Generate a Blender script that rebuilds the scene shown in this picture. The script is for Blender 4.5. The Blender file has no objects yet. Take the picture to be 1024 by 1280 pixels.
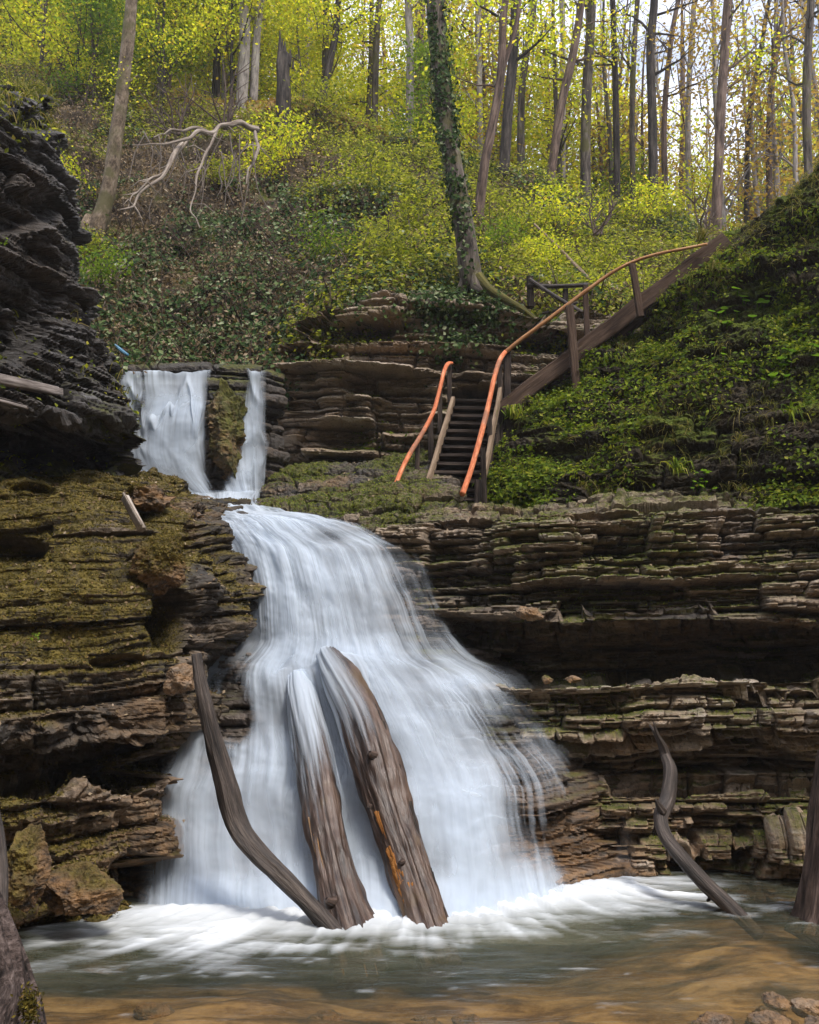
import bpy, bmesh, math, random
import numpy as np
from mathutils import Vector
from mathutils.bvhtree import BVHTree

SC = bpy.context.scene
COL = SC.collection
random.seed(5)
RNG = np.random.RandomState(11)

# ------------------------------------------------------------------ camera model
CH, PITCH, F = 2.0, math.radians(7.6), 1200.0          # eye height, tilt, focal length in photo pixels
SP, CP = math.sin(PITCH), math.cos(PITCH)

def P(px, py, Y):
    """the place at distance Y (metres ahead of the eye) seen at photo pixel px, py"""
    u = (px - 512.0) / F
    v = (640.0 - py) / F
    k = Y / (CP - v * SP)
    return np.array([u * k, Y, CH + (SP + v * CP) * k])

def depth(Y, z):
    return Y * CP + (z - CH) * SP

def W(px, z, Y):
    return np.array([(px - 512.0) / F * depth(Y, z), Y, z])

def proj(V):
    d = V[..., 1] * CP + (V[..., 2] - CH) * SP
    h = -V[..., 1] * SP + (V[..., 2] - CH) * CP
    return 512 + F * V[..., 0] / d, 640 - F * h / d

def row_of_z(z, Y):
    return 640 - F * (-Y * SP + (z - CH) * CP) / depth(Y, z)

# ------------------------------------------------------------------ noise
_prs = np.random.RandomState(3)
_perm = np.tile(_prs.permutation(256), 3).astype(np.int64)
_vals = _prs.rand(256) * 2 - 1

def vn(p):
    f = np.floor(p)
    i = f.astype(np.int64) & 255
    t = p - f
    t = t * t * t * (t * (t * 6 - 15) + 10)
    x, y, z = i[..., 0], i[..., 1], i[..., 2]
    x1, y1, z1 = (x + 1) & 255, (y + 1) & 255, (z + 1) & 255
    def h(a, b, c):
        return _vals[_perm[_perm[_perm[a] + b] + c]]
    tx, ty, tz = t[..., 0], t[..., 1], t[..., 2]
    def L(a, b, k):
        return a + (b - a) * k
    return L(L(L(h(x, y, z), h(x1, y, z), tx), L(h(x, y1, z), h(x1, y1, z), tx), ty),
             L(L(h(x, y, z1), h(x1, y, z1), tx), L(h(x, y1, z1), h(x1, y1, z1), tx), ty), tz)

def fbm(p, octv=4, gain=0.5, seed=0.0):
    p = np.asarray(p, float) + seed * 17.31
    out = 0; a = 1.0; tot = 0
    for k in range(octv):
        out = out + a * vn(p)
        tot += a
        a *= gain
        p = p * 2.03 + 13.7
    return out / tot * 1.4

def h01(n):
    s = np.sin(n * 12.9898 + 4.1414) * 43758.5453
    return s - np.floor(s)

def sstep(a, b, x):
    t = np.clip((x - a) / (b - a), 0, 1)
    return t * t * (3 - 2 * t)

# ------------------------------------------------------------------ mesh output
def mk(name, V, Q, mat, uv=None, vattr=None, fattr=None, smooth=False, parent=None, T=None):
    V = np.asarray(V, np.float32).reshape(-1, 3)
    Q = np.asarray(Q, np.int32).reshape(-1, 4)
    me = bpy.data.meshes.new(name)
    nt = 0 if T is None else len(T)
    li = Q.ravel()
    starts = np.arange(len(Q), dtype=np.int32) * 4
    tots = np.full(len(Q), 4, np.int32)
    if nt:
        T = np.asarray(T, np.int32)
        starts = np.concatenate([starts, len(li) + np.arange(nt, dtype=np.int32) * 3])
        tots = np.concatenate([tots, np.full(nt, 3, np.int32)])
        li = np.concatenate([li, T.ravel()])
    me.vertices.add(len(V)); me.vertices.foreach_set('co', V.ravel())
    me.loops.add(len(li)); me.loops.foreach_set('vertex_index', li.astype(np.int32))
    me.polygons.add(len(starts))
    me.polygons.foreach_set('loop_start', starts.astype(np.int32))
    me.polygons.foreach_set('loop_total', tots.astype(np.int32))
    me.polygons.foreach_set('use_smooth', np.full(len(starts), smooth, bool))
    if uv is not None:
        l = me.uv_layers.new(name='UVMap')
        l.data.foreach_set('uv', np.asarray(uv, np.float32)[li].ravel())
    for k, a in (vattr or {}).items():
        me.attributes.new(k, 'FLOAT', 'POINT').data.foreach_set('value', np.asarray(a, np.float32).ravel())
    for k, a in (fattr or {}).items():
        me.attributes.new(k, 'FLOAT', 'FACE').data.foreach_set('value', np.asarray(a, np.float32).ravel())
    me.update()
    me.validate()
    if mat is not None:
        me.materials.append(mat)
    o = bpy.data.objects.new(name, me)
    COL.objects.link(o)
    if parent is not None:
        o.parent = parent
        o.matrix_parent_inverse.identity()
        o.location = -Vector(parent.location) if not parent.get('local') else (0, 0, 0)
    return o

def thing(name, label, cat, group=None, loc=(0, 0, 0), local=False):
    """an Empty at the base of a thing with parts; meshes are given in world coordinates unless local"""
    o = bpy.data.objects.new(name, None)
    o.location = tuple(float(c) for c in loc)
    o.empty_display_size = 0.2
    COL.objects.link(o)
    if local:
        o['local'] = 1
    return tag(o, label, cat, group)

def tag(o, label, cat, group=None):
    o['label'] = label
    o['category'] = cat
    if group:
        o['group'] = group
    return o

def kind(o, k):
    o['kind'] = k
    return o

def rebase(o, loc):
    """move the origin of a one-mesh thing to its base"""
    loc = np.asarray(loc, np.float32)
    n = len(o.data.vertices)
    a = np.empty(n * 3, np.float32)
    o.data.vertices.foreach_get('co', a)
    a = (a.reshape(-1, 3) - loc).ravel()
    o.data.vertices.foreach_set('co', a)
    o.location = tuple(float(c) for c in loc)
    return o

def gridq(nv, nu, wrap=False):
    i = np.arange(nv * nu).reshape(nv, nu)
    if wrap:
        j = np.roll(i, -1, axis=1)
        return np.stack([i[:-1], j[:-1], j[1:], i[1:]], -1).reshape(-1, 4)
    return np.stack([i[:-1, :-1], i[:-1, 1:], i[1:, 1:], i[1:, :-1]], -1).reshape(-1, 4)

class MB:
    """collects pieces of one mesh"""
    def __init__(s):
        s.V = []; s.Q = []; s.U = []; s.A = []; s.n = 0
    def add(s, V, Q, uv=None, a=0.0):
        V = np.asarray(V, float).reshape(-1, 3)
        s.V.append(V); s.Q.append(np.asarray(Q) + s.n)
        s.U.append(np.zeros((len(V), 2)) if uv is None else uv)
        s.A.append(np.full(len(V), a))
        s.n += len(V)
    def box(s, a, b, w, h, up=(0, 0, 1)):
        """a beam from a to b, w wide and h tall"""
        a, b = np.asarray(a, float), np.asarray(b, float)
        d = b - a; L = np.linalg.norm(d); d = d / L
        r = np.cross(d, up); r = r / np.linalg.norm(r)
        u = np.cross(r, d)
        n = max(2, int(L / 0.12) + 1)
        ts = np.linspace(0, 1, n)
        c = 0.18
        prof = [(-1, -1 + c), (-1 + c, -1), (1 - c, -1), (1, -1 + c), (1, 1 - c), (1 - c, 1), (-1 + c, 1), (-1, 1 - c)]
        V = []; U = []
        ph = random.random() * 9
        for t in ts:
            for k, (x, y) in enumerate(prof):
                jit = 1 + 0.07 * math.sin(7 * t * L + ph + k) + 0.05 * (random.random() - .5)
                V.append(a + d * L * t + r * x * w / 2 * jit + u * y * h / 2 * jit)
                U.append((k / 8.0 * 2 * (w + h), t * L + ph))
        V = np.array(V)
        Q = list(gridq(n, 8, True))
        V = np.vstack([V, a[None], b[None]])
        U += [(0, 0), (0, 0)]
        k0, k1 = len(V) - 2, len(V) - 1
        o = (n - 1) * 8
        for k in range(0, 8, 2):
            Q.append([k0, (k + 2) % 8, (k + 1) % 8, k])
            Q.append([k1, o + k, o + (k + 1) % 8, o + (k + 2) % 8])
        s.add(V, np.array(Q), np.array(U))
    def tube(s, pts, rad, n=8, rough=0.0, rs=6.0, seed=0.0, sub=None, cap=True, flat=1.0, ridge=0.0):
        V, Q, U = tube(pts, rad, n, rough, rs, seed, sub, cap, ridge)
        s.add(V, Q, U)
    def build(s, name, mat, parent=None, smooth=True, fattr=None):
        return mk(name, np.vstack(s.V), np.vstack(s.Q), mat, uv=np.vstack(s.U), smooth=smooth, parent=parent,
                  vattr={'v': np.concatenate(s.A)})

def spline(pts, n):
    pts = np.asarray(pts, float)
    m = len(pts)
    t = np.linspace(0, m - 1, n)
    i = np.clip(np.floor(t).astype(int), 0, m - 2)
    f = (t - i)[:, None] if pts.ndim > 1 else (t - i)
    a = pts[np.clip(i - 1, 0, m - 1)]; b = pts[i]; c = pts[i + 1]; d = pts[np.clip(i + 2, 0, m - 1)]
    return 0.5 * ((2 * b) + (-a + c) * f + (2 * a - 5 * b + 4 * c - d) * f * f + (-a + 3 * b - 3 * c + d) * f ** 3)

def tube(pts, rad, n=8, rough=0.0, rs=6.0, seed=0.0, sub=None, cap=True, ridge=0.0):
    pts = np.asarray(pts, float); rad = np.asarray(rad, float)
    if sub:
        pts = spline(pts, sub); rad = spline(rad, sub)
    m = len(pts)
    T = np.gradient(pts, axis=0)
    T /= np.maximum(np.linalg.norm(T, axis=1), 1e-9)[:, None]
    ref = np.array([0.0, 1, 0]) if abs(T[0][1]) < 0.8 else np.array([1.0, 0, 0])
    R = np.zeros_like(pts)
    r = np.cross(T[0], ref); r /= np.linalg.norm(r)
    for k in range(m):
        r = r - T[k] * np.dot(r, T[k]); r /= max(np.linalg.norm(r), 1e-9)
        R[k] = r
    B = np.cross(T, R)
    an = np.linspace(0, 2 * np.pi, n, endpoint=False)
    D = R[:, None] * np.cos(an)[None, :, None] + B[:, None] * np.sin(an)[None, :, None]
    L = np.concatenate([[0], np.cumsum(np.linalg.norm(np.diff(pts, axis=0), axis=1))])
    rr = np.repeat(rad[:, None], n, 1)
    if rough or ridge:
        q = np.stack([np.cos(an)[None].repeat(m, 0) * 1.3, np.sin(an)[None].repeat(m, 0) * 1.3, (L * rs * 0.35)[:, None].repeat(n, 1)], -1)
        rr = rr * (1 + rough * fbm(q, 3, seed=seed))
        if ridge:
            q2 = q * np.array([4.5, 4.5, 0.6])
            rr = rr * (1 + ridge * (np.abs(fbm(q2, 3, seed=seed + 3)) - 0.3))
    V = pts[:, None] + D * rr[..., None]
    U = np.stack([np.repeat((an / 2 / np.pi)[None], m, 0), np.repeat(L[:, None], n, 1)], -1).reshape(-1, 2)
    V = V.reshape(-1, 3)
    Q = gridq(m, n, True)
    if cap:
        V = np.vstack([V, pts[0] , pts[-1] + T[-1] * rad[-1] * 0.4])
        U = np.vstack([U, [[0.5, 0]], [[0.5, L[-1]]]])
        c0, c1 = m * n, m * n + 1
        k = np.arange(0, n - n % 2, 2)
        Q = np.vstack([Q, np.stack([np.full(len(k), c0), (k + 2) % n, (k + 1) % n, k], -1),
                       np.stack([np.full(len(k), c1), (m - 1) * n + k, (m - 1) * n + (k + 1) % n, (m - 1) * n + (k + 2) % n], -1)])
    return V, Q, U

def leaf_quads(C, N, size, jit=0.6, aspect=0.6, rng=RNG):
    n = len(C)
    N = np.asarray(N, float) + rng.normal(0, jit, (n, 3))
    N /= np.maximum(np.linalg.norm(N, axis=1), 1e-6)[:, None]
    t = rng.normal(0, 1, (n, 3))
    t -= N * (t * N).sum(1)[:, None]
    t /= np.maximum(np.linalg.norm(t, axis=1), 1e-6)[:, None]
    b = np.cross(N, t)
    s = np.asarray(size).reshape(-1, 1) * np.ones((n, 1))
    up = N * s * 0.18
    V = np.stack([C + t * s, C + b * s * aspect + up, C - t * s, C - b * s * aspect + up], 1).reshape(-1, 3)
    Q = np.arange(n * 4).reshape(-1, 4)
    return V, Q

def leaves(name, C, N, size, mat, parent=None, jit=0.6, aspect=0.6, rng=RNG, v=None):
    V, Q = leaf_quads(np.asarray(C), N, size, jit, aspect, rng)
    v = rng.rand(len(Q)) if v is None else v
    return mk(name, V, Q, mat, fattr={'v': v}, parent=parent)

# ------------------------------------------------------------------ surfaces from control nets
def _cr(A, t):
    m = len(A)
    i = np.clip(np.floor(t).astype(int), 0, m - 2)
    f = (t - i).reshape((-1,) + (1,) * (A.ndim - 1))
    a = A[np.clip(i - 1, 0, m - 1)]; b = A[i]; c = A[i + 1]; d = A[np.clip(i + 2, 0, m - 1)]
    cr = 0.5 * ((2 * b) + (-a + c) * f + (2 * a - 5 * b + 4 * c - d) * f * f + (-a + 3 * b - 3 * c + d) * f ** 3)
    return 0.6 * cr + 0.4 * (b + (c - b) * f)

def net_surface(net, nv, nu):
    net = np.asarray(net, float)                        # rows x cols x 3
    dr = np.linalg.norm(np.diff(net, axis=0), axis=2).mean(1)
    dc = np.linalg.norm(np.diff(net, axis=1), axis=2).mean(0)
    Lr = np.concatenate([[0], np.cumsum(dr)]); Lc = np.concatenate([[0], np.cumsum(dc)])
    tr = np.interp(np.linspace(0, Lr[-1], nv), Lr, np.arange(len(Lr)))
    tc = np.interp(np.linspace(0, Lc[-1], nu), Lc, np.arange(len(Lc)))
    S = _cr(net, tr)
    S = np.swapaxes(_cr(np.swapaxes(S, 0, 1), tc), 0, 1)
    s = np.linspace(0, Lc[-1], nu)[None].repeat(nv, 0)
    t = np.linspace(0, Lr[-1], nv)[:, None].repeat(nu, 1)
    return S, s, t

def normals(S, toward=(0, -1, 0.4)):
    du = np.gradient(S, axis=1); dv = np.gradient(S, axis=0)
    N = np.cross(du, dv)
    N /= np.maximum(np.linalg.norm(N, axis=2), 1e-9)[..., None]
    if (N * np.array(toward)).sum(2).mean() < 0:
        N = -N
    return N

def strata(zc, s, seed, tmin, tmax, amp, bmin, bmax, bamp, groove, gw, skew=1.6):
    rs = np.random.RandomState(seed)
    lo, hi = zc.min() - 1, zc.max() + 1
    n = int((hi - lo) / tmin) + 4
    b = lo + np.cumsum(tmin + (tmax - tmin) * rs.rand(n) ** skew)
    i = np.clip(np.searchsorted(b, zc), 1, n - 1)
    d = np.minimum(zc - b[i - 1], b[i] - zc)
    off = (rs.rand(n) * 2 - 1)[i] * amp
    bl = rs.uniform(bmin, bmax, n)[i]
    q = s / bl + (rs.rand(n) * 10)[i]
    k = np.floor(q)
    e = np.minimum(q - k, 1 - (q - k)) * bl
    h = h01(i * 7.919 + k * 3.117 + seed * 1.37)
    h2 = h01(i * 3.71 + seed)
    disp = off + (h - 0.5) * 2 * bamp - groove * np.exp(-(d / gw) ** 2) - groove * 0.95 * np.exp(-(e / gw) ** 2)
    return disp, 0.55 * h + 0.45 * h2

SURF = {}
BASE_S = None
def cliff(name, net, nv, nu, mat, seed, layers, lump=0.08, lumpf=1.2, dip=(0, 0), toward=(0, -1, 0.3), zkeep=0.25,
          moss=0.0, mossf=None, warp=0.05, rough=0.012, mod=None):
    S, s, t = net_surface(net, nv, nu)
    N = normals(BASE_S, toward)
    D = N * np.array([1, 1, zkeep])
    D /= np.maximum(np.linalg.norm(D, axis=2), 0.25)[..., None]
    w1 = fbm(S * 0.9, 3, seed=seed); w2 = fbm(S * 4.0, 3, seed=seed + 5)
    zc = S[..., 2] + dip[0] * S[..., 0] + dip[1] * S[..., 1] + warp * w1 + warp * 0.25 * w2
    sw = s + 0.25 * w1 + 0.05 * w2
    disp = lump * fbm(S * lumpf, 4, seed=seed + 9)
    tint = 0
    for k, (wt, args) in enumerate(layers):
        d, h = strata(zc, sw, seed * 10 + k, *args)
        disp = disp + d
        tint = tint + wt * h
    disp = disp + rough * fbm(S * 22.0, 3, seed=seed + 2)
    if mod is not None:
        disp = disp * mod(S, s, t)
    S = S + D * disp[..., None]
    N2 = normals(S, toward)
    up = N2[..., 2]
    m = 0.55 * up + 0.75 * fbm(S * 1.6, 4, seed=seed + 21) + moss
    if mossf is not None:
        m = m + mossf(S)
    m = sstep(0.2, 0.75, m)
    o = mk(name, S, gridq(nv, nu), mat, vattr={'tint': tint, 'moss': m, 'disp': disp})
    kind(o, 'structure')
    SURF[o.name] = (S, N2, m)
    return o

def scatter(surf, n, mask=None, rng=RNG, off=0.0):
    S, N, m = SURF[surf]
    A = np.linalg.norm(np.cross(S[1:, :-1] - S[:-1, :-1], S[:-1, 1:] - S[:-1, :-1]), axis=2)
    if mask is not None:
        c = S[:-1, :-1]
        A = A * np.clip(mask(c, N[:-1, :-1], m[:-1, :-1]), 0, None)
    p = A.ravel() / A.sum()
    idx = rng.choice(len(p), n, p=p)
    i, j = np.unravel_index(idx, A.shape)
    a, b = rng.rand(n, 1), rng.rand(n, 1)
    C = S[i, j] + (S[i + 1, j] - S[i, j]) * a + (S[i, j + 1] - S[i, j]) * b
    Nn = N[i, j]
    return C + Nn * off, Nn
EXPOSURE = 1.15
HAZE = 0.0011
# ------------------------------------------------------------------ materials
def newmat(name):
    m = bpy.data.materials.new(name)
    m.use_nodes = True
    nt = m.node_tree
    nt.nodes.clear()
    out = nt.nodes.new('ShaderNodeOutputMaterial')
    return m, nt, out

class NT:
    def __init__(s, nt): s.nt = nt
    def n(s, t, **kw):
        x = s.nt.nodes.new(t)
        for k, v in kw.items():
            setattr(x, k, v)
        return x
    def l(s, a, b): s.nt.links.new(a, b)
    def val(s, sock, v):
        if isinstance(v, (int, float)): sock.default_value = v
        elif isinstance(v, tuple): sock.default_value = v if len(v) == len(sock.default_value) else v + (1,)
        else: s.l(v, sock)
    def attr(s, name):
        return s.n('ShaderNodeAttribute', attribute_name=name).outputs['Fac']
    def obj(s): return s.n('ShaderNodeTexCoord').outputs['Object']
    def uv(s): return s.n('ShaderNodeTexCoord').outputs['UV']
    def map(s, v, sc=(1, 1, 1), rot=(0, 0, 0)):
        m = s.n('ShaderNodeMapping'); s.l(v, m.inputs[0]); m.inputs['Scale'].default_value = sc; m.inputs['Rotation'].default_value = rot
        return m.outputs[0]
    def noise(s, v, scale=1.0, det=4.0, rough=0.55, dist=0.0):
        m = s.n('ShaderNodeTexNoise'); s.l(v, m.inputs['Vector'])
        m.inputs['Scale'].default_value = scale; m.inputs['Detail'].default_value = det
        m.inputs['Roughness'].default_value = rough; m.inputs['Distortion'].default_value = dist
        return m.outputs['Fac']
    def ramp(s, f, stops, interp='LINEAR'):
        r = s.n('ShaderNodeValToRGB'); r.color_ramp.interpolation = interp
        e = r.color_ramp.elements
        while len(e) > 1: e.remove(e[-1])
        for k, (p, c) in enumerate(stops):
            x = e[0] if k == 0 else e.new(p)
            x.position = p; x.color = tuple(c) + (1,) if len(c) == 3 else c
        s.val(r.inputs[0], f)
        return r.outputs[0]
    def mixc(s, f, a, b, mode='MIX'):
        m = s.n('ShaderNodeMix', data_type='RGBA', blend_type=mode)
        s.val(m.inputs[0], f); s.val(m.inputs[6], a); s.val(m.inputs[7], b)
        return m.outputs[2]
    def math(s, op, a, b=0.0, c=0.0):
        m = s.n('ShaderNodeMath', operation=op)
        s.val(m.inputs[0], a); s.val(m.inputs[1], b)
        if op in ('MULTIPLY_ADD',): s.val(m.inputs[2], c)
        return m.outputs[0]
    def rng(s, f, a, b, c=0.0, d=1.0):
        m = s.n('ShaderNodeMapRange', clamp=True)
        s.val(m.inputs[0], f); m.inputs[1].default_value = a; m.inputs[2].default_value = b; m.inputs[3].default_value = c; m.inputs[4].default_value = d
        return m.outputs[0]
    def bump(s, h, st=0.4, dist=0.02):
        b = s.n('ShaderNodeBump'); b.inputs['Strength'].default_value = st; b.inputs['Distance'].default_value = dist
        s.l(h, b.inputs['Height'])
        return b.outputs[0]
    def principled(s, col, rough=0.8, spec=0.3, normal=None):
        p = s.n('ShaderNodeBsdfPrincipled')
        s.val(p.inputs['Base Color'], col); s.val(p.inputs['Roughness'], rough); s.val(p.inputs['Specular IOR Level'], spec)
        if normal is not None: s.l(normal, p.inputs['Normal'])
        return p.outputs[0]
    def mixs(s, f, a, b):
        m = s.n('ShaderNodeMixShader'); s.val(m.inputs[0], f); s.l(a, m.inputs[1]); s.l(b, m.inputs[2])
        return m.outputs[0]

def rock_mat(name, cols, moss_a=(0.03, 0.038, 0.007), moss_b=(0.12, 0.115, 0.02), zs=5.0, wet=0.5, rot=(0, 0, 0), ochre=0.5, lich=0.3):
    m, nt, out = newmat(name); g = NT(nt)
    co = g.obj()
    cs = g.map(co, (1, 1, zs), rot)
    n1 = g.noise(cs, 1.6, 6, 0.62, 0.3)
    n2 = g.noise(cs, 7.0, 5, 0.65)
    n3 = g.noise(co, 26.0, 4, 0.7)
    n4 = g.noise(co, 0.8, 4, 0.6)
    t = g.attr('tint')
    f = g.math('ADD', g.math('MULTIPLY', t, 0.55), g.math('ADD', g.math('MULTIPLY', n1, 0.45), g.math('MULTIPLY', n2, 0.35)))
    f = g.rng(f, 0.40, 0.88)
    c = g.ramp(f, cols)
    # ochre seep stains
    oc = g.rng(g.math('ADD', g.math('MULTIPLY', n4, 0.7), g.math('MULTIPLY', n2, 0.3)), 0.52, 0.68, 0, ochre)
    c = g.mixc(oc, c, (0.27, 0.15, 0.06))
    # tannin and algae near the waterline
    sx = g.n('ShaderNodeSeparateXYZ'); g.l(co, sx.inputs[0])
    wl = g.math('MULTIPLY', g.rng(sx.outputs[2], 1.1, 0.1, 0, 0.75), g.rng(n2, 0.35, 0.6))
    c = g.mixc(wl, c, g.mixc(n1, (0.20, 0.10, 0.035), (0.30, 0.17, 0.07)))
    # pale weathering flecks
    fl = g.rng(n3, 0.60, 0.74, 0, lich)
    c = g.mixc(fl, c, (0.42, 0.37, 0.32))
    dk = g.rng(n3, 0.28, 0.48, 0.35, 1.0)
    c = g.mixc(1.0, c, g.ramp(dk, [(0, (0, 0, 0)), (1, (1, 1, 1))]), 'MULTIPLY')
    mc = g.mixc(g.rng(g.noise(co, 9.0, 5, 0.7), 0.35, 0.65), moss_a, moss_b)
    mf = g.math('MULTIPLY', g.attr('moss'), g.rng(g.noise(co, 14.0, 4, 0.7), 0.3, 0.52, 0.35, 1.0))
    c = g.mixc(mf, c, mc)
    hgt = g.math('ADD', g.math('MULTIPLY', n2, 0.5), g.math('ADD', g.math('MULTIPLY', n3, 0.35), g.math('MULTIPLY', g.noise(co, 60.0, 3, 0.7), 0.25)))
    nb = g.bump(hgt, 0.9, 0.045)
    r = g.rng(g.math('ADD', n1, g.math('MULTIPLY', mf, 0.4)), 0.35, 0.75, 0.75 - wet * 0.55, 0.9)
    g.l(g.principled(c, r, 0.35, nb), out.inputs[0])
    return m

ROCK = rock_mat('limestone_layers', [(0.0, (0.022, 0.02, 0.02)), (0.28, (0.062, 0.052, 0.044)), (0.5, (0.16, 0.124, 0.092)), (0.75, (0.30, 0.232, 0.165)), (1.0, (0.46, 0.40, 0.34))], lich=0.5, ochre=0.6)
ROCK_BRIGHT = rock_mat('brightened_brown_limestone', [(0.0, (0.035, 0.029, 0.025)), (0.28, (0.095, 0.076, 0.058)), (0.5, (0.21, 0.158, 0.112)), (0.75, (0.34, 0.265, 0.19)), (1.0, (0.48, 0.41, 0.34))], lich=0.4, ochre=0.5)  # tan-brown limestone, its ramp lifted to make up for the weak light there
ROCK_L = rock_mat('mossy_rock', [(0.0, (0.015, 0.014, 0.014)), (0.35, (0.040, 0.033, 0.027)), (0.65, (0.085, 0.066, 0.048)), (0.9, (0.17, 0.127, 0.09)), (1.0, (0.28, 0.23, 0.19))],
                  moss_a=(0.042, 0.034, 0.008), moss_b=(0.165, 0.122, 0.024), zs=2.5)
SHALE = rock_mat('dark_shale', [(0.0, (0.010, 0.010, 0.010)), (0.4, (0.024, 0.022, 0.021)), (0.75, (0.054, 0.048, 0.045)), (1.0, (0.15, 0.145, 0.15))], zs=6.0, wet=0.35, rot=(0, math.radians(22), 0), ochre=0.12, lich=0.2)
BEDROCK = rock_mat('wet_rock_under_water', [(0.0, (0.02, 0.018, 0.018)), (0.5, (0.06, 0.05, 0.042)), (1.0, (0.15, 0.12, 0.10))], wet=0.9)
STONE = rock_mat('loose_stone', [(0.0, (0.05, 0.043, 0.037)), (0.5, (0.13, 0.10, 0.075)), (1.0, (0.3, 0.22, 0.15))], zs=1.5, wet=0.6)

def soil_mat(name, a, b, c3, s=3.0, moss=((0.05, 0.06, 0.012), (0.12, 0.13, 0.02))):
    m, nt, out = newmat(name); g = NT(nt)
    co = g.obj()
    n1 = g.noise(co, s, 6, 0.65); n2 = g.noise(co, s * 9, 4, 0.7)
    c = g.ramp(g.math('ADD', g.math('MULTIPLY', n1, 0.6), g.math('MULTIPLY', n2, 0.4)), [(0.32, a), (0.5, b), (0.66, c3)])
    mc = g.mixc(g.rng(n2, 0.35, 0.65), moss[0], moss[1])
    c = g.mixc(g.attr('moss'), c, mc)
    g.l(g.principled(c, 0.92, 0.15, g.bump(g.math('ADD', n1, n2), 0.9, 0.06)), out.inputs[0])
    return m

SOIL = soil_mat('hill_soil', (0.02, 0.016, 0.011), (0.07, 0.052, 0.034), (0.16, 0.12, 0.075))
BANK = soil_mat('bank_moss_soil', (0.013, 0.012, 0.009), (0.04, 0.032, 0.022), (0.1, 0.075, 0.045), 2.0, moss=((0.03, 0.045, 0.006), (0.12, 0.145, 0.018)))
FOREST_FLOOR = soil_mat('forest_floor_leaf_litter', (0.09, 0.05, 0.022), (0.22, 0.125, 0.05), (0.34, 0.22, 0.09), 0.9, moss=((0.12, 0.13, 0.03), (0.2, 0.2, 0.04)))

def leaf_mat(name, stops, trans=0.45, rough=0.6, tcol=1.5, spec=0.12):
    m, nt, out = newmat(name); g = NT(nt)
    c = g.ramp(g.attr('v'), stops)
    pr = g.principled(c, rough, spec)
    tr = g.n('ShaderNodeBsdfTranslucent')
    tc = g.mixc(1.0, c, (tcol, tcol * 0.98, tcol * 0.55), 'MULTIPLY')
    g.l(tc, tr.inputs[0])
    g.l(g.mixs(trans, pr, tr.outputs[0]), out.inputs[0])
    return m

LEAF_Y = leaf_mat('spring_leaf_yellow_green', [(0, (0.19, 0.245, 0.018)), (0.5, (0.36, 0.39, 0.027)), (0.85, (0.52, 0.50, 0.038)), (1.0, (0.56, 0.41, 0.07))], 0.58, tcol=2.0)
LEAF_G = leaf_mat('fresh_leaf_green', [(0, (0.06, 0.12, 0.015)), (0.5, (0.13, 0.21, 0.02)), (1.0, (0.24, 0.32, 0.035))], 0.45)
LEAF_O = leaf_mat('budding_leaf_orange', [(0, (0.26, 0.17, 0.04)), (0.5, (0.38, 0.24, 0.07)), (1.0, (0.42, 0.34, 0.06))], 0.5)
IVY = leaf_mat('ivy_leaf', [(0, (0.016, 0.036, 0.010)), (0.55, (0.042, 0.080, 0.022)), (0.82, (0.11, 0.15, 0.05)), (1.0, (0.30, 0.33, 0.20))], 0.15, 0.7, 1.3, 0.08)
HERB = leaf_mat('hillside_herb_leaf', [(0, (0.07, 0.10, 0.012)), (0.5, (0.20, 0.225, 0.022)), (0.85, (0.36, 0.37, 0.035)), (1.0, (0.40, 0.34, 0.12))], 0.5, tcol=1.8)
DRY = leaf_mat('dry_leaf', [(0, (0.06, 0.04, 0.025)), (0.5, (0.17, 0.115, 0.065)), (0.9, (0.32, 0.24, 0.15)), (1.0, (0.45, 0.36, 0.27))], 0.2, 0.7)
BANKLEAF = leaf_mat('bank_leaf', [(0, (0.04, 0.075, 0.008)), (0.5, (0.125, 0.185, 0.014)), (0.85, (0.24, 0.29, 0.022)), (1.0, (0.34, 0.32, 0.06))], 0.38)
BIGLEAF = leaf_mat('broad_leaf', [(0, (0.07, 0.15, 0.008)), (1.0, (0.14, 0.24, 0.012))], 0.4, 0.9, 1.5, 0.03)
GRASS = leaf_mat('grass_blade', [(0, (0.05, 0.065, 0.01)), (0.55, (0.14, 0.145, 0.022)), (0.85, (0.26, 0.22, 0.06)), (1.0, (0.32, 0.25, 0.12))], 0.35)
MOSSLEAF = leaf_mat('moss_tuft', [(0, (0.03, 0.026, 0.006)), (0.5, (0.085, 0.07, 0.013)), (0.88, (0.18, 0.14, 0.025)), (1.0, (0.27, 0.17, 0.07))], 0.2, 0.8)

def bark_mat(name, stops, su=8.0, sv=1.2, moss=None, rough=0.85, bs=0.9, spec=0.2, mossn=(0.5, 0.62), dist=0.02):
    m, nt, out = newmat(name); g = NT(nt)
    uv = g.uv()
    q = g.map(uv, (su, sv, 1))
    n1 = g.noise(q, 1.0, 6, 0.65, 0.6)
    n2 = g.noise(g.map(uv, (su * 5, sv * 3, 1)), 1.0, 4, 0.7)
    n3 = g.noise(g.obj(), 2.2, 4, 0.6)
    f = g.math('ADD', g.math('MULTIPLY', n1, 0.45), g.math('ADD', g.math('MULTIPLY', n2, 0.35), g.math('MULTIPLY', n3, 0.20)))
    f = g.math('MULTIPLY_ADD', f, 2.3, -0.65)
    c = g.ramp(f, stops)
    if moss:
        c = g.mixc(g.rng(n3, mossn[0], mossn[1], 0, 0.85), c, moss)
    g.l(g.principled(c, rough, spec, g.bump(g.math('ADD', n1, g.math('MULTIPLY', n2, 0.5)), bs, dist)), out.inputs[0])
    return m

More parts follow.
